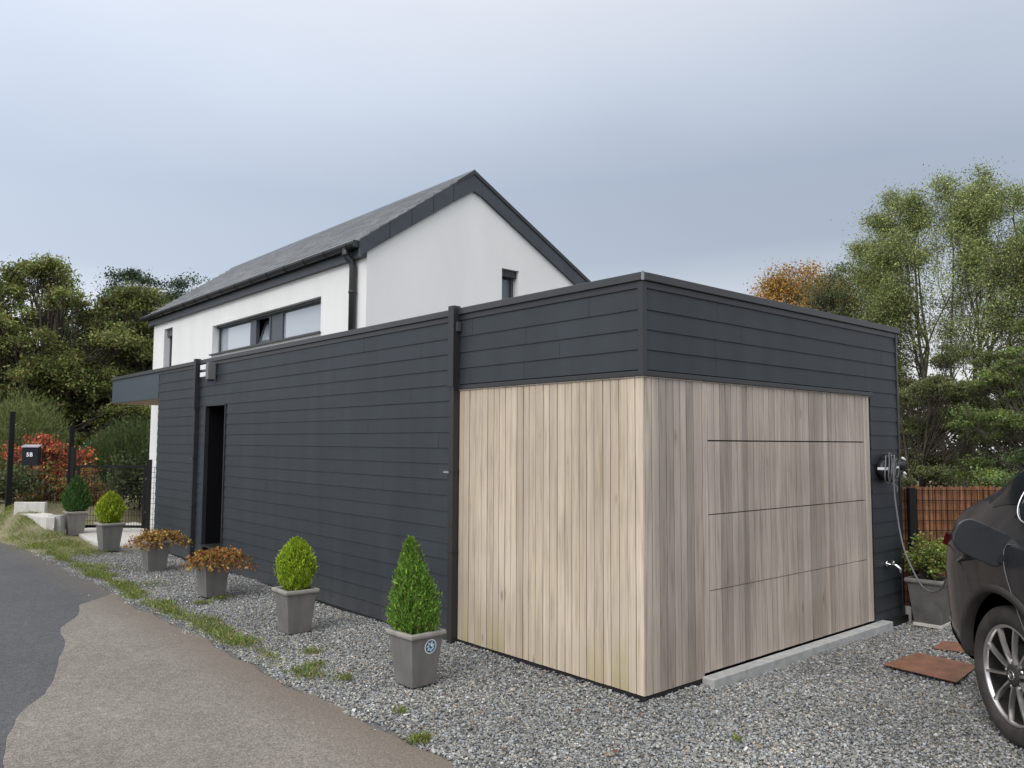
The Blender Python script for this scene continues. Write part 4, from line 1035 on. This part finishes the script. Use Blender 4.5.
# ------------------------------------------------------------------ weeds and verge grass
def blades(name, label, spots, n, hmin, hmax, cols, seed, cat='grass'):
    r = np.random.default_rng(seed); Ps = []; Hs = []
    spots = np.array(spots, float)                    # x, y, rx, ry, weight
    w = spots[:, 4] / spots[:, 4].sum(); k = r.choice(len(spots), n, p=w)
    d = r.normal(0, .45, (n, 2))
    x = spots[k, 0] + d[:, 0] * spots[k, 2]; y = spots[k, 1] + d[:, 1] * spots[k, 3]
    z = np.maximum(G - .012, G - .014 + bank_h(x, y) * (y > 10.4))
    h = r.uniform(hmin, hmax, n)
    lean = r.normal(0, .6, (n, 2)) * h[:, None]
    a = r.uniform(0, 2 * np.pi, n); wv = np.stack([np.cos(a), np.sin(a), np.zeros(n)], 1) * (h * .09)[:, None]
    B = np.stack([x, y, z], 1); T = B + np.stack([lean[:, 0], lean[:, 1], h], 1); Mi = B + (T - B) * .55 + np.stack([np.zeros(n), np.zeros(n), h * .12], 1)
    V = np.stack([B - wv * .7, Mi + wv, T, Mi - wv], 1).reshape(-1, 3); F = np.arange(4 * n).reshape(n, 4)
    o = np_mesh(name, V, F, M['leaf'], tint=pal(r, n, cols, .3))
    return tag(o, label, cat, kind='stuff')
GC = [(.15, .23, .045), (.11, .18, .035), (.21, .26, .06), (.26, .25, .09), (.22, .18, .08)]
sp_ = []
rr = random.Random(6)
for k in range(75):
    y = rr.uniform(1.8, 11.5); x = -1.47 + abs(rr.gauss(0, .10)) + (.05 if y > 6 else 0)
    wgt = .5 if y < 3 else 1.2
    sp_.append((x, y, rr.uniform(.05, .14), rr.uniform(.10, .35), wgt * rr.choice((.1, .4, 1.0, 1.8))))
for k in range(40): sp_.append((rr.uniform(-1.5, -.85), rr.uniform(9.5, 14.5), .25, .35, 1.8))
sp_ += [(-1.38, 3.9, .16, .34, 3.0), (-1.33, 3.25, .13, .2, 2.6), (-1.42, 4.9, .12, .4, 2.4), (-1.40, 6.2, .12, .5, 2.0)]
blades('verge_grass', 'short patchy grass along the edge of the road', sp_, 22000, .018, .055, GC, 4)
blades('gravel_weeds', 'small weed tufts growing between the gravel stones', [(-1.05, 2.55, .10, .10, 1), (-1.22, 2.2, .09, .1, .9), (-1.2, 1.75, .06, .08, .7), (-1.48, .42, .07, .06, 2.2), (-1.0, 5.1, .12, .05, .8), (-1.3, .9, .05, .05, .4), (-.62, 1.9, .07, .05, .4), (-.1, -.75, .04, .04, .25), (-.75, 5.2, .1, .04, .8), (-1.1, 6.6, .3, .3, 1.0), (-1.1, 8.3, .3, .5, 1.2)], 2400, .012, .045, GC, 5, 'weeds')
# fallen leaves
r = np.random.default_rng(12); n = 90
P = np.stack([r.uniform(-1.4, -.1, n), r.uniform(-.5, 8, n), np.full(n, G + .012)], 1); U, Vv = rand_leaves(r, P, .018, 3, .6)
tag(cards('fallen_leaves', P, U, Vv, M['dry'], None, pal(r, n, [(.16, .08, .04), (.10, .05, .03), (.22, .14, .06)], .3)), 'scattered small brown leaves lying on the gravel', 'leaves', kind='stuff')

# ------------------------------------------------------------------ gate, posts, mailbox
gd_ = Vector((.752, -.659, 0)).normalized(); gn = Vector((-gd_.y, gd_.x, 0))
def along(o, s, z=0.0): p = Vector(o) + gd_ * s; return Vector((p.x, p.y, z))
gate = thing('garden_gate', 'low black steel gate with fine mesh infill beside the white house corner', 'gate', (-.45, 12.91, G))
g0 = (-.45, 12.91, 0); gl = 1.24
mb = MB()
for s in (0.02, gl): mb.bar(along(g0, s, .05), along(g0, s, 1.19), .045, .045, gn)
for z in (.08, 1.17): mb.bar(along(g0, .043, z), along(g0, gl - .023, z), .045, .045)
gf = mb.build('frame', M['fence_metal'], gate)
mb = MB()
k = .07
while k < gl - .02: mb.bar(along(g0, k, .10), along(g0, k, 1.15), .005); k += .05
z = .18
while z < 1.14: mb.bar(along(g0, .04, z), along(g0, gl - .03, z), .006); z += .10
mb.build('mesh_infill', M['fence_metal'], gate)
mb = MB(); mb.bar(along(g0, gl + .075, G - .05), along(g0, gl + .075, 1.30), .075, .075, gn); mb.build('gate_post', M['fence_metal'], gate, .004)
mb = MB(); mb.bar(along(g0, -.085, G - .05), along(g0, -.085, 1.52), .07, .07, gn); mb.build('gate_post', M['fence_metal'], gate, .004)
for z in (.35, .95): MB().bar(along(g0, gl + .02, z), along(g0, gl + .05, z), .03, .05).build('hinge', M['steel'], gate)
def fpost(label, x, y, z0, z1, w):
    mb = MB(); mb.box((x - w / 2, y - w / 2, z0 - .1), (x + w / 2, y + w / 2, z1)); mb.box((x - w / 2 - .004, y - w / 2 - .004, z1), (x + w / 2 + .004, y + w / 2 + .004, z1 + .012))
    return tag(mb.build('fence_post', M['fence_metal'], None, .004), label, 'post', 'black fence posts by the gate')
fpost('tall black fence post left of the mailbox', -1.24, 14.62, .38, 2.18, .09)
fpost('tall black fence post between the mailbox and the gate', -.36, 13.86, G, 1.91, .08)
# rigid mesh panel between the two posts, the mailbox hangs on it
mf = thing('mesh_fence', 'thin wire mesh panel carrying the mailbox between two black posts', 'fence', (-.8, 14.25, .3))
mb = MB(); a = Vector((-1.20, 14.58, 0)); b = Vector((-.39, 13.89, 0)); d = b - a
for k in range(1, 17): p = a + d * k / 17; mb.bar((p.x, p.y, .42), (p.x, p.y, 1.88), .004)
for k in range(8): z = .45 + k * .2; mb.bar((a.x, a.y, z), (b.x, b.y, z), .005)
mb.build('wire_mesh', M['fence_metal'], mf)
mf2 = thing('mesh_fence', 'short wire mesh panel between the gate post and the white house wall', 'fence', (.7, 11.8, G))
mb = MB(); a = Vector((.57, 12.04, 0)); b = Vector((.895, 11.72, 0)); d = b - a
for k in range(0, 8): p = a + d * k / 7; mb.bar((p.x, p.y, G), (p.x, p.y, 1.17), .006)
for k in range(13): z = .02 + k * .095; mb.bar((a.x, a.y, z), (b.x, b.y, z), .006)
mb.build('wire_mesh', M['fence_metal'], mf2)
box_c = Vector((-.95, 14.135, 0))
mail = thing('mailbox', 'black wall mailbox with the white house number 5B and a grey lid', 'mailbox', (-.98, 14.16, 1.18))
hw, dp = .155, .10
def mpt(u, v, z): p = box_c + gd_ * u - gn * v; return (p.x, p.y, z)
mb = MB(); mb.hexa([mpt(-hw, dp, 1.165), mpt(hw, dp, 1.165), mpt(hw, 0, 1.165), mpt(-hw, 0, 1.165), mpt(-hw, dp, 1.50), mpt(hw, dp, 1.50), mpt(hw, 0, 1.53), mpt(-hw, 0, 1.53)])
mb.build('body', mat('mailbox_black', (.007, .008, .014), .6, spec=.25), mail, .006)
mb = MB(); mb.hexa([mpt(-hw - .012, dp + .018, 1.503), mpt(hw + .012, dp + .018, 1.503), mpt(hw + .012, -.01, 1.535), mpt(-hw - .012, -.01, 1.535), mpt(-hw - .012, dp + .018, 1.528), mpt(hw + .012, dp + .018, 1.528), mpt(hw + .012, -.01, 1.56), mpt(-hw - .012, -.01, 1.56)])
mb.build('lid', mat('mailbox_lid', (.30, .30, .34), .5), mail, .004)
fc = bpy.data.curves.new('house_number', 'FONT'); fc.body = '5B'; fc.size = .105; fc.space_character = 1.15; fc.extrude = .002; fc.offset = .003; fc.align_x = 'CENTER'
fc.materials.append(M['white_plastic'])
fo = bpy.data.objects.new('tmp', fc); COL.objects.link(fo); bpy.context.view_layer.update()
fme = bpy.data.meshes.new_from_object(fo.evaluated_get(bpy.context.evaluated_depsgraph_get())); bpy.data.objects.remove(fo)
fo = bpy.data.objects.new('house_number', fme); COL.objects.link(fo); fo.parent = mail; fo.matrix_parent_inverse = world_of(mail).inverted()
ctr = Vector(mpt(-.005, dp + .004, 1.335))
fo.matrix_basis = Matrix.Translation(ctr) @ Matrix((gd_, Vector((0, 0, 1)), -gn)).transposed().to_4x4()

# ------------------------------------------------------------------ brown screen fence on the right
fd = Vector((.752, -.659, 0)).normalized(); fnn = Vector((-fd.y, fd.x, 0))
f0 = Vector((3.985, .03, 0))
fence = thing('screen_fence', 'low brown bark screen fence behind black wire mesh right of the garage', 'fence', (4.7, -.6, G))
mb = MB(); rnd = random.Random(17); s = 0
while s < 4.2:
    w = rnd.uniform(.008, .017); zt = 1.235 + rnd.uniform(-.018, .014)
    mb.bar(f0 + fd * (s + w / 2) + fnn * rnd.uniform(-.004, .004) + Vector((0, 0, .07)), f0 + fd * (s + w / 2) + fnn * rnd.uniform(-.004, .004) + Vector((0, 0, zt)), w - .001, .010, fnn); s += w
def bark_screen():
    m, nt, b = new_mat('bark_screen'); g = N(nt, 'ShaderNodeNewGeometry'); tc = N(nt, 'ShaderNodeTexCoord')
    r_ = ramp(nt, g.outputs['Random Per Island'], [(0, (.13, .052, .024)), (.5, (.22, .09, .04)), (1, (.32, .155, .075))])
    mp = N(nt, 'ShaderNodeMapping'); mp.inputs['Scale'].default_value = (40, 40, 5); nt.links.new(tc.outputs['Object'], mp.inputs[0])
    n = N(nt, 'ShaderNodeTexNoise', Scale=1.0, Detail=5.0); nt.links.new(mp.outputs[0], n.inputs['Vector'])
    r2 = ramp(nt, n.outputs[0], [(.3, (.55,) * 3), (.7, (1.2,) * 3)])
    nt.links.new(mixc(nt, 1.0, r_.outputs[0], r2.outputs[0], 'MULTIPLY'), b.inputs['Base Color']); b.inputs['Roughness'].default_value = .9
    return m
mb.build('bark_screen', bark_screen(), fence)
mb = MB()
for k in range(70): p = f0 + fd * (.03 + k * .06) - fnn * .022; mb.bar(p + Vector((0, 0, .08)), p + Vector((0, 0, 1.215)), .0055)
for k in range(12): z = .12 + k * .098; mb.bar(f0 - fnn * .029 + Vector((0, 0, z)), f0 + fd * 4.2 - fnn * .029 + Vector((0, 0, z)), .006)
mb.build('wire_mesh', M['fence_metal'], fence)
for s in (.075, 2.55):
    p = f0 + fd * s - fnn * .065; MB().bar(p + Vector((0, 0, G - .1)), p + Vector((0, 0, 1.225)), .062, .062, fnn).build('post', M['fence_metal'], fence)
mb = MB(); mb.bar(f0 + Vector((0, 0, G + .03)) - fnn * .03, f0 + fd * 4.2 + Vector((0, 0, G + .03)) - fnn * .03, .06, .16); mb.build('plinth', M['pale_concrete'], fence)

# ------------------------------------------------------------------ wall charger, tap, cable, plates
ch = thing('wall_charger', 'black wall charger with coiled grey cable by the garage corner', 'charger', (3.55, -.014, 1.25))
mb = MB(); mb.prism([(3.475, -.10, 1.33), (3.505, -.12, 1.30), (3.620, -.12, 1.30), (3.645, -.10, 1.33), (3.645, -.10, 1.53), (3.620, -.12, 1.56), (3.505, -.12, 1.56), (3.475, -.10, 1.53)], (0, .085, 0))
mb.build('body', M['black_plastic'], ch, .008)
def ring(cx, y, cz, rx, rz_, rr_, n=28):
    mb = MB(); pts = [(cx + math.cos(2 * math.pi * k / n) * rx, y, cz + math.sin(2 * math.pi * k / n) * rz_) for k in range(n + 1)]; mb.tube(pts, rr_, 6); return mb
ring(3.56, -.124, 1.425, .05, .085, .0055).build('ring_light', M['cable'], ch)
mb = MB(); mb.box((3.515, -.128, 1.425), (3.605, -.121, 1.442)); mb.build('badge', M['white_plastic'], ch)
mb = MB(); mb.tube([(3.455, -.016, 1.415), (3.455, -.085, 1.415)], .085, 24); mb.build('cable_holder', M['black_plastic'], ch)
hk = MB(); hk.box((3.37, -.10, 1.41), (3.44, -.03, 1.435)); hk.build('cable_hook', M['white_plastic'], ch)
mb = MB(); mb.tube([(3.745, -.02, 1.45), (3.745, -.12, 1.45)], .05, 14); mb.build('socket', M['black_plastic'], ch)
for a, b in (((3.71, -.115, 1.52), (3.77, -.115, 1.50)), ((3.74, -.115, 1.38), (3.78, -.115, 1.36))):
    mb = MB(); mb.tube([a, b], .012, 8); mb.build('socket_clip', M['white_plastic'], ch)
cab = thing('charging_cable', 'grey charging cable hanging from the wall charger to the dark car', 'cable', (3.5, -.15, 1.2))
mb = MB(); n = 40
for (cx, cz, rx, rz_, yy) in ((3.42, 1.41, .075, .13, -.105), (3.45, 1.42, .06, .145, -.12), (3.47, 1.43, .042, .12, -.13)):
    pts = [(cx + math.cos(2 * math.pi * k / n) * rx + .012 * math.sin(3 * 2 * math.pi * k / n), yy - .006 * math.cos(4 * math.pi * k / n), cz + math.sin(2 * math.pi * k / n) * rz_) for k in range(n + 1)]
    mb.tube(pts, .006, 6)
mb.tube([(3.56, -.07, 1.31), (3.535, -.10, 1.24), (3.56, -.12, 1.19), (3.59, -.11, 1.24), (3.575, -.08, 1.30)], .007, 6)
mb.build('coil', M['cable'], cab)
def bez(pts, n=60):
    P = [Vector(p) for p in pts]; out = []
    for i in range(len(P) - 1):
        a, b, c, d = P[max(i - 1, 0)], P[i], P[i + 1], P[min(i + 2, len(P) - 1)]
        for k in range(8):
            t = k / 8; out.append(.5 * ((2 * b) + (c - a) * t + (2 * a - 5 * b + 4 * c - d) * t * t + (3 * b - a - 3 * c + d) * t ** 3))
    out.append(P[-1]); return out
mb = MB(); mb.tube(bez([(3.46, -.15, 1.55), (3.43, -.15, 1.36), (3.40, -.176, 1.09), (3.313, -.265, .742), (3.131, -.421, .556), (2.881, -.594, .47), (2.521, -.814, .493), (2.149, -1.031, .596), (1.751, -1.232, .764), (1.353, -1.431, .905), (1.13, -1.57, .985)]), .0075, 8)
mb.build('lead', M['cable'], cab)
mb = MB(); mb.tube([(1.17, -1.548, .972), (1.10, -1.585, 1.0), (1.05, -1.61, 1.0)], [.018, .026, .024], 10); mb.build('plug', M['black_plastic'], cab)
tap = thing('garden_tap', 'small chrome garden tap low on the black garage wall beside the door', 'tap', (3.56, -.014, .50))
mb = MB(); mb.tube([(3.545, -.012, .52), (3.545, -.022, .52)], .03, 14); mb.tube([(3.545, -.02, .52), (3.55, -.10, .515), (3.555, -.13, .49), (3.555, -.135, .45)], [.013, .014, .013, .011], 10); mb.build('spout', M['chrome'], tap)
mb = MB(); mb.tube([(3.548, -.075, .52), (3.548, -.075, .56)], .010, 8); mb.bar((3.515, -.075, .565), (3.60, -.085, .560), .014, .010); mb.build('handle', M['chrome'], tap)
mb = MB(); mb.prism([(2.02, -1.16, G + .006), (2.60, -1.10, G + .006), (2.64, -.64, G + .006), (2.10, -.60, G + .0)], (0, 0, .008)); tag(mb.build('rusty_plate', M['rust'], None, .003), 'larger rust brown flat plate lying on gravel in front of the garage door', 'plate', 'rust brown plates on the gravel')
mb = MB(); mb.prism([(2.90, -.66, G + .005), (3.20, -.62, G + .005), (3.42, -.98, G + .005), (3.02, -1.06, G + .0)], (0, 0, .008)); tag(mb.build('rusty_plate', M['rust'], None, .003), 'smaller rust brown plate half hidden behind the car rear', 'plate', 'rust brown plates on the gravel')

# ------------------------------------------------------------------ the car (local: x forward from the rear axle, y left, z up)
def interp(tab, x):
    xs = [a for a, _ in tab]; ys = [b for _, b in tab]; return float(np.interp(x, xs, ys))
ZT = [(-.91, .98), (-.88, 1.10), (-.80, 1.19), (-.60, 1.36), (-.38, 1.535), (-.2, 1.625), (-.05, 1.65), (.4, 1.675), (1.2, 1.685), (1.7, 1.63), (2.0, 1.50), (2.55, 1.13), (3.3, 1.03), (3.68, .86), (3.79, .62)]
WD = [(-.91, .66), (-.88, .76), (-.81, .84), (-.67, .895), (-.5, .925), (0, .945), (2.9, .945), (3.35, .89), (3.68, .76), (3.79, .58)]
ZB = [(-.91, .52), (-.86, .45), (-.7, .40), (-.5, .34), (0, .30), (2.9, .29), (3.6, .30), (3.79, .42)]
ZS = [(-.91, .92), (-.88, 1.03), (-.7, 1.12), (0, 1.14), (2, 1.05), (3, .95), (3.68, .76), (3.79, .56)]
WR = [(-.91, .60), (-.8, .68), (-.46, .60), (.5, .60), (1.7, .58), (2.55, .72), (3.3, .66), (3.79, .45)]
def section(x):
    w, zb, zs, zt, wr = (interp(t, x) for t in (WD, ZB, ZS, ZT, WR))
    zt = max(zt, zs + .02); h = zt - zs
    wr = wr if h > .3 else wr + (w * .90 - wr) * (1 - h / .3)
    return [(0, zb), (w * .80, zb), (w * .955, zb + .05), (w * .985, zb + .22), (w, zs - .22), (w * .975, zs - .03), (w * .935, zs + h * .06), (wr + .04, zt - h * .16), (wr * .82, zt - h * .04), (0, zt)]
def S(x, t, off=0.0):
    """point on the right-hand side of the body: t = 0 under the sill, 9 on the roof centre line"""
    c = section(x); i = min(8, max(0, int(t))); f = t - i
    p = [Vector((a, b)) for a, b in c]; a, b, c2, d = p[max(i - 1, 0)], p[i], p[i + 1], p[min(i + 2, 9)]
    tau = .35
    m1, m2 = (c2 - a) * tau, (d - b) * tau
    f2, f3 = f * f, f ** 3
    q = b * (2 * f3 - 3 * f2 + 1) + m1 * (f3 - 2 * f2 + f) + c2 * (-2 * f3 + 3 * f2) + m2 * (f3 - f2)
    if off:
        tg = (c2 - b).normalized(); nrm = Vector((tg.y, -tg.x)); q = q + nrm * off
    return q
XS = sorted(set([-.91, -.90, -.88, -.85] + [round(-.8 + .1 * k, 3) for k in range(46)] + [3.74, 3.77, 3.79]))
car = thing('parked_car', 'dark grey dusty car with open charging flap at the right edge', 'car', (1.024, -1.822, G), math.radians(-133.2))
# place the hub of the near rear wheel where it stands on the gravel
HUBY = -.80
Mc = Matrix.Rotation(math.radians(-133.2), 4, 'Z')
org = Vector((1.04, -1.84, G)) - Mc.to_3x3() @ Vector((0, HUBY - .06, 0))
car.matrix_basis = Matrix.Translation(org) @ Mc
bod = MB(); nt_ = 37; ts = [9 * k / (nt_ - 1) for k in range(nt_)]
ring_pts = []
for x in XS:
    rg = [(x, -S(x, t).x, S(x, t).y) for t in ts] + [(x, S(x, t).x, S(x, t).y) for t in reversed(ts[1:-1])]
    ring_pts.append(rg)
n = len(ring_pts[0]); vs = [p for rg in ring_pts for p in rg]; fs = []
for i in range(len(XS) - 1):
    for k in range(n): a, b = i * n + k, i * n + (k + 1) % n; fs.append((a, b, b + n, a + n))
fs.append(tuple(range(n))); fs.append(tuple(range((len(XS) - 1) * n + n - 1, (len(XS) - 1) * n - 1, -1)))
bod.add(vs, fs, True)
body = bod.build('body', M['car_paint'], car, local=True)
WB = 2.87; WRAD = .385; AR = .462
cut = MB()
for ax in (0, WB):
    for sgn in (-1, 1):
        Mx = Matrix.Translation((ax, sgn * .84, .385)) @ Matrix.Rotation(math.pi / 2, 4, 'X')
        n = 40; vs = [Mx @ Vector((AR * math.cos(2 * math.pi * k / n), AR * math.sin(2 * math.pi * k / n), zz)) for zz in (-.24, .24) for k in range(n)]
        cut.add(vs, [tuple(range(n - 1, -1, -1)), tuple(range(n, 2 * n))] + [(k, (k + 1) % n, (k + 1) % n + n, k + n) for k in range(n)])
cutter = cut.build('arch_cutter', M['black_plastic'], car, local=True)
bm = body.modifiers.new('arches', 'BOOLEAN'); bm.operation = 'DIFFERENCE'; bm.object = cutter; bm.solver = 'EXACT'
bpy.context.view_layer.update()
dg = bpy.context.evaluated_depsgraph_get()
me2 = bpy.data.meshes.new_from_object(body.evaluated_get(dg)); body.modifiers.clear(); body.data = me2
bpy.data.objects.remove(cutter)

def patch(name, m, x0f, x1f, t0, t1, off, nx=14, ny=6, sides=(-1,), parent=None, th=.0):
    mb = MB()
    for sg in sides:
        vs = []; fs = []
        for j in range(ny + 1):
            t = t0 + (t1 - t0) * j / ny; xa, xb = x0f(j / ny), x1f(j / ny)
            for i in range(nx + 1):
                x = xa + (xb - xa) * i / nx; q = S(x, t, off); vs.append((x, sg * q.x, q.y))
        for j in range(ny):
            for i in range(nx): a = j * (nx + 1) + i; fs.append((a, a + 1, a + nx + 2, a + nx + 1))
        mb.add(vs, fs, True)
    return mb.build(name, m, parent or car, local=True)
lerp = lambda a, b: (lambda f: a + (b - a) * f)
for sg in (-1, 1):
    patch('side_window', M['car_glass'], lerp(-.02, .03), lerp(1.02, .98), 6.30, 6.98, .004, sides=(sg,))
    patch('side_window', M['car_glass'], lerp(1.10, 1.06), lerp(2.25, 1.62), 6.32, 6.98, .004, sides=(sg,))
    patch('pillar_panel', M['gloss_black'], lerp(-.34, -.23), lerp(-.05, .01), 6.45, 7.15, .003, nx=4, sides=(sg,))
    mb = MB(); pts = [(lambda q, x: (x, sg * q.x, q.y))(S(x, t, .008), x) for x, t in ((1.0, 6.24), (.6, 6.24), (.25, 6.24), (.06, 6.28), (-.035, 6.45), (-.035, 6.70), (.03, 6.97), (.30, 7.03), (1.0, 7.04))]
    mb.tube(bez(pts), .0045, 6); mb.build('window_trim', M['chrome'], car, local=True)
    mb = MB(); pts = [(lambda q, x: (x, sg * q.x, q.y))(S(x, t, .003), x) for x, t in ((.09, 5.5), (.06, 5.2), (.05, 4.7), (.10, 4.1), (.28, 3.3), (.49, 2.4))]
    mb.tube(bez(pts), .0025, 5); mb.build('door_edge_highlight', M['cable'], car, local=True)  # grey line paints the highlight along the rear door edge
for sg in (-1, 1):
    for pts in (((-.895, 4.75), (-.75, 4.7), (-.60, 4.55), (-.48, 4.3), (-.40, 4.0)), ((-.86, 6.1), (-.7, 6.12), (-.45, 6.1), (-.1, 6.06))):
        mb = MB(); mb.tube(bez([(lambda q, x: (x, sg * q.x, q.y))(S(x, t, .0005), x) for x, t in pts]), .003, 5); mb.build('panel_seam', M['gloss_black'], car, local=True)
patch('tail_window', M['car_glass'], lerp(-.78, -.78), lerp(-.42, -.42), 7.6, 9, .004, sides=(-1, 1))
patch('windscreen', M['car_glass'], lerp(1.78, 1.80), lerp(2.46, 2.52), 7.5, 9, .004, sides=(-1, 1))
for sg in (-1, 1):
    patch('tail_lamp', M['red_lamp'], lerp(-.905, -.905), lerp(-.70, -.78), 4.9, 6.1, .030, nx=8, sides=(sg,))
    patch('headlight', M['pale_pane'], lerp(3.35, 3.40), lerp(3.70, 3.72), 5.0, 6.0, .006, sides=(sg,))
    patch('sill_cladding', M['car_trim'], lerp(.46, .46), lerp(2.41, 2.41), .9, 2.9, .008, sides=(sg,))
    patch('bumper_cladding', M['car_trim'], lerp(-.90, -.88), lerp(-.46, -.46), .9, 2.2, .008, sides=(sg,))
    for ax in (0, WB):
        mb = MB(); vs = []; fs = []; n = 36
        for k in range(n + 1):
            a = math.radians(-12 + 204 * k / n)
            for rr_, of in ((AR - .004, -.05), (AR - .004, .014), (AR + .036, .012), (AR + .040, .0)):
                x, z = ax + math.cos(a) * rr_, .385 + math.sin(a) * rr_
                lo, hi = 0.5, 5.5
                for _ in range(18):
                    mid = (lo + hi) / 2
                    if S(x, mid).y < z: lo = mid
                    else: hi = mid
                vs.append((x, sg * (S(x, lo).x + of), z))
        for k in range(n):
            for j in range(3): a_ = k * 4 + j; fs.append((a_, a_ + 1, a_ + 5, a_ + 4))
        mb.add(vs, fs, True); mb.build('wheel_arch', M['car_trim'], car, local=True)
# wheels
def wheel(ax, sg):
    Mx = Matrix.Translation((ax, sg * .80, .385)) @ Matrix.Rotation(-sg * math.pi / 2, 4, 'X')   # local z points outwards
    w = bpy.data.objects.new('wheel', None); w.empty_display_size = .1; COL.objects.link(w); w.parent = car
    def B(mb, name, m, bevel=0): 
        mb.v = [tuple(Mx @ Vector(p)) for p in mb.v]; return mb.build(name, m, w, bevel, local=True)
    mb = MB(); mb.lathe([(.270, -.11), (.30, -.118), (.352, -.116), (.376, -.10), (.384, -.07), (.385, .05), (.378, .088), (.362, .104), (.33, .112), (.296, .108), (.279, .094), (.276, .06)], 56); B(mb, 'tyre', M['tyre'])
    mb = MB(); mb.lathe([(.279, .092), (.274, .098), (.264, .090), (.260, .070)], 56)
    B(mb, 'rim', M['alloy'])
    mb = MB(); mb.lathe([(.2595, .072), (.256, .05), (.250, -.09), (.24, -.1)], 56); B(mb, 'rim_barrel', M['dark_gap'])
    mb = MB(); mb.lathe([(.0, .012), (.165, .012), (.17, .0), (.17, -.02)], 40); mb.lathe([(.245, -.06), (.0, -.062)], 30); B(mb, 'brake_disc', M['dark_gap'])
    mb = MB()
    for k in range(10):
        a = 2 * math.pi * k / 10 + .16
        ca, sa = math.cos(a), math.sin(a)
        def pt(r_, s_, z_): return (ca * r_ - sa * s_, sa * r_ + ca * s_, z_)
        for i in range(3):
            rr_ = (.045, .12, .19, .262)[i:i + 2]; ww = (.014, .009, .010, .013)[i:i + 2]; zz = (.076, .088, .092, .090)[i:i + 2]
            mb.hexa([pt(rr_[0], -ww[0], zz[0] - .026), pt(rr_[1], -ww[1], zz[1] - .026), pt(rr_[1], ww[1], zz[1] - .026), pt(rr_[0], ww[0], zz[0] - .026),
                     pt(rr_[0], -ww[0] * .55, zz[0]), pt(rr_[1], -ww[1] * .6, zz[1]), pt(rr_[1], ww[1] * .6, zz[1]), pt(rr_[0], ww[0] * .55, zz[0])])
    B(mb, 'spokes', M['alloy'])
    mb = MB(); mb.lathe([(.062, .06), (.062, .080), (.048, .086), (.0, .087)], 28); B(mb, 'hub', M['car_trim'])
    mb = MB(); n = 26
    pts = [(math.cos(2 * math.pi * k / n) * .028, math.sin(2 * math.pi * k / n) * .024, .089) for k in range(n + 1)]
    mb.tube(pts, .0028, 6)
    up_ = Mx.to_3x3().inverted() @ Vector((0, 0, 1)); sx = up_.cross(Vector((0, 0, 1)))
    wing = [(-.024, .008), (-.010, .004), (0, -.010), (.010, .004), (.024, .008)]
    mb.tube([tuple(Vector((0, 0, .089)) + sx * a + up_ * b for a, b in [q])[0] for q in wing], .0026, 6); B(mb, 'emblem', M['chrome'])
    mb = MB()
    for k in range(5):
        a = 2 * math.pi * k / 5 + .47; mb.tube([(math.cos(a) * .078, math.sin(a) * .078, .05), (math.cos(a) * .078, math.sin(a) * .078, .076)], .010, 8)
    B(mb, 'wheel_nut', M['steel'])
for ax in (0, WB):
    for sg in (-1, 1): wheel(ax, sg)
mb = MB()
for ax in (0, WB): mb.box((ax - .45, -.60, .30), (ax + .45, .60, .80))
mb.build('arch_liner', M['black_plastic'], car, local=True)
# open charging flap and the socket behind it
fx = .03; q = S(fx, 5.0); hinge = Vector((fx + .02, -q.x + .01, q.y - .035))
o_ = Vector((-.12, -.89, .42)).normalized(); h_ = Vector((0, .42, .89)).normalized(); nn_ = o_.cross(h_).normalized()
mb = MB(); loop = []
Wf, Hf, rc = .30, .102, .085
for (cx, cy, a0) in ((Wf - rc, Hf - rc, 0), (.05, Hf - .05, 90), (.05, -Hf + .05, 180), (Wf - rc, -Hf + rc, 270)):
    rad_ = rc if cx > .1 else .05
    for k in range(7): a = math.radians(a0 + 15 * k); loop.append(hinge + o_ * (cx + rad_ * math.cos(a)) + h_ * (cy + rad_ * math.sin(a)))
mb.prism(loop, nn_ * .014); fl = mb.build('charging_flap', M['car_paint'], car, .006, local=True)
mb = MB(); mb.bar(hinge + o_ * .05 - Vector((0, 0, .045)), hinge - o_ * .03 - Vector((0, 0, .05)), .03, .05); mb.build('hinge', M['black_plastic'], fl, local=True)
mb = MB(); c0 = Vector((-.32, -S(-.32, 4.6).x, S(-.32, 4.6).y))
Mx = Matrix.Translation(c0) @ Matrix.Rotation(math.pi / 2, 4, 'X'); mb.lathe([(.0, .004), (.07, .004), (.085, .008), (.092, .0)], 26, Mx); sk = mb.build('charging_socket', M['black_plastic'], car, local=True)
mb = MB()
for xx in (-.93,): mb.box((-.905, -.20, .70), (-.915, .20, .82))
mb.build('number_plate', M['white_plastic'], car, local=True)
for sg in (-1, 1):
    mb = MB(); b0 = Vector((1.92, sg * .93, 1.10)); mb.prism([b0 + Vector(v) for v in ((-.07, 0, 0), (.09, 0, .01), (.06, 0, .15), (-.06, 0, .16))], (0, sg * .16, .02)); mb.build('mirror', M['car_paint'], car, .02, local=True)
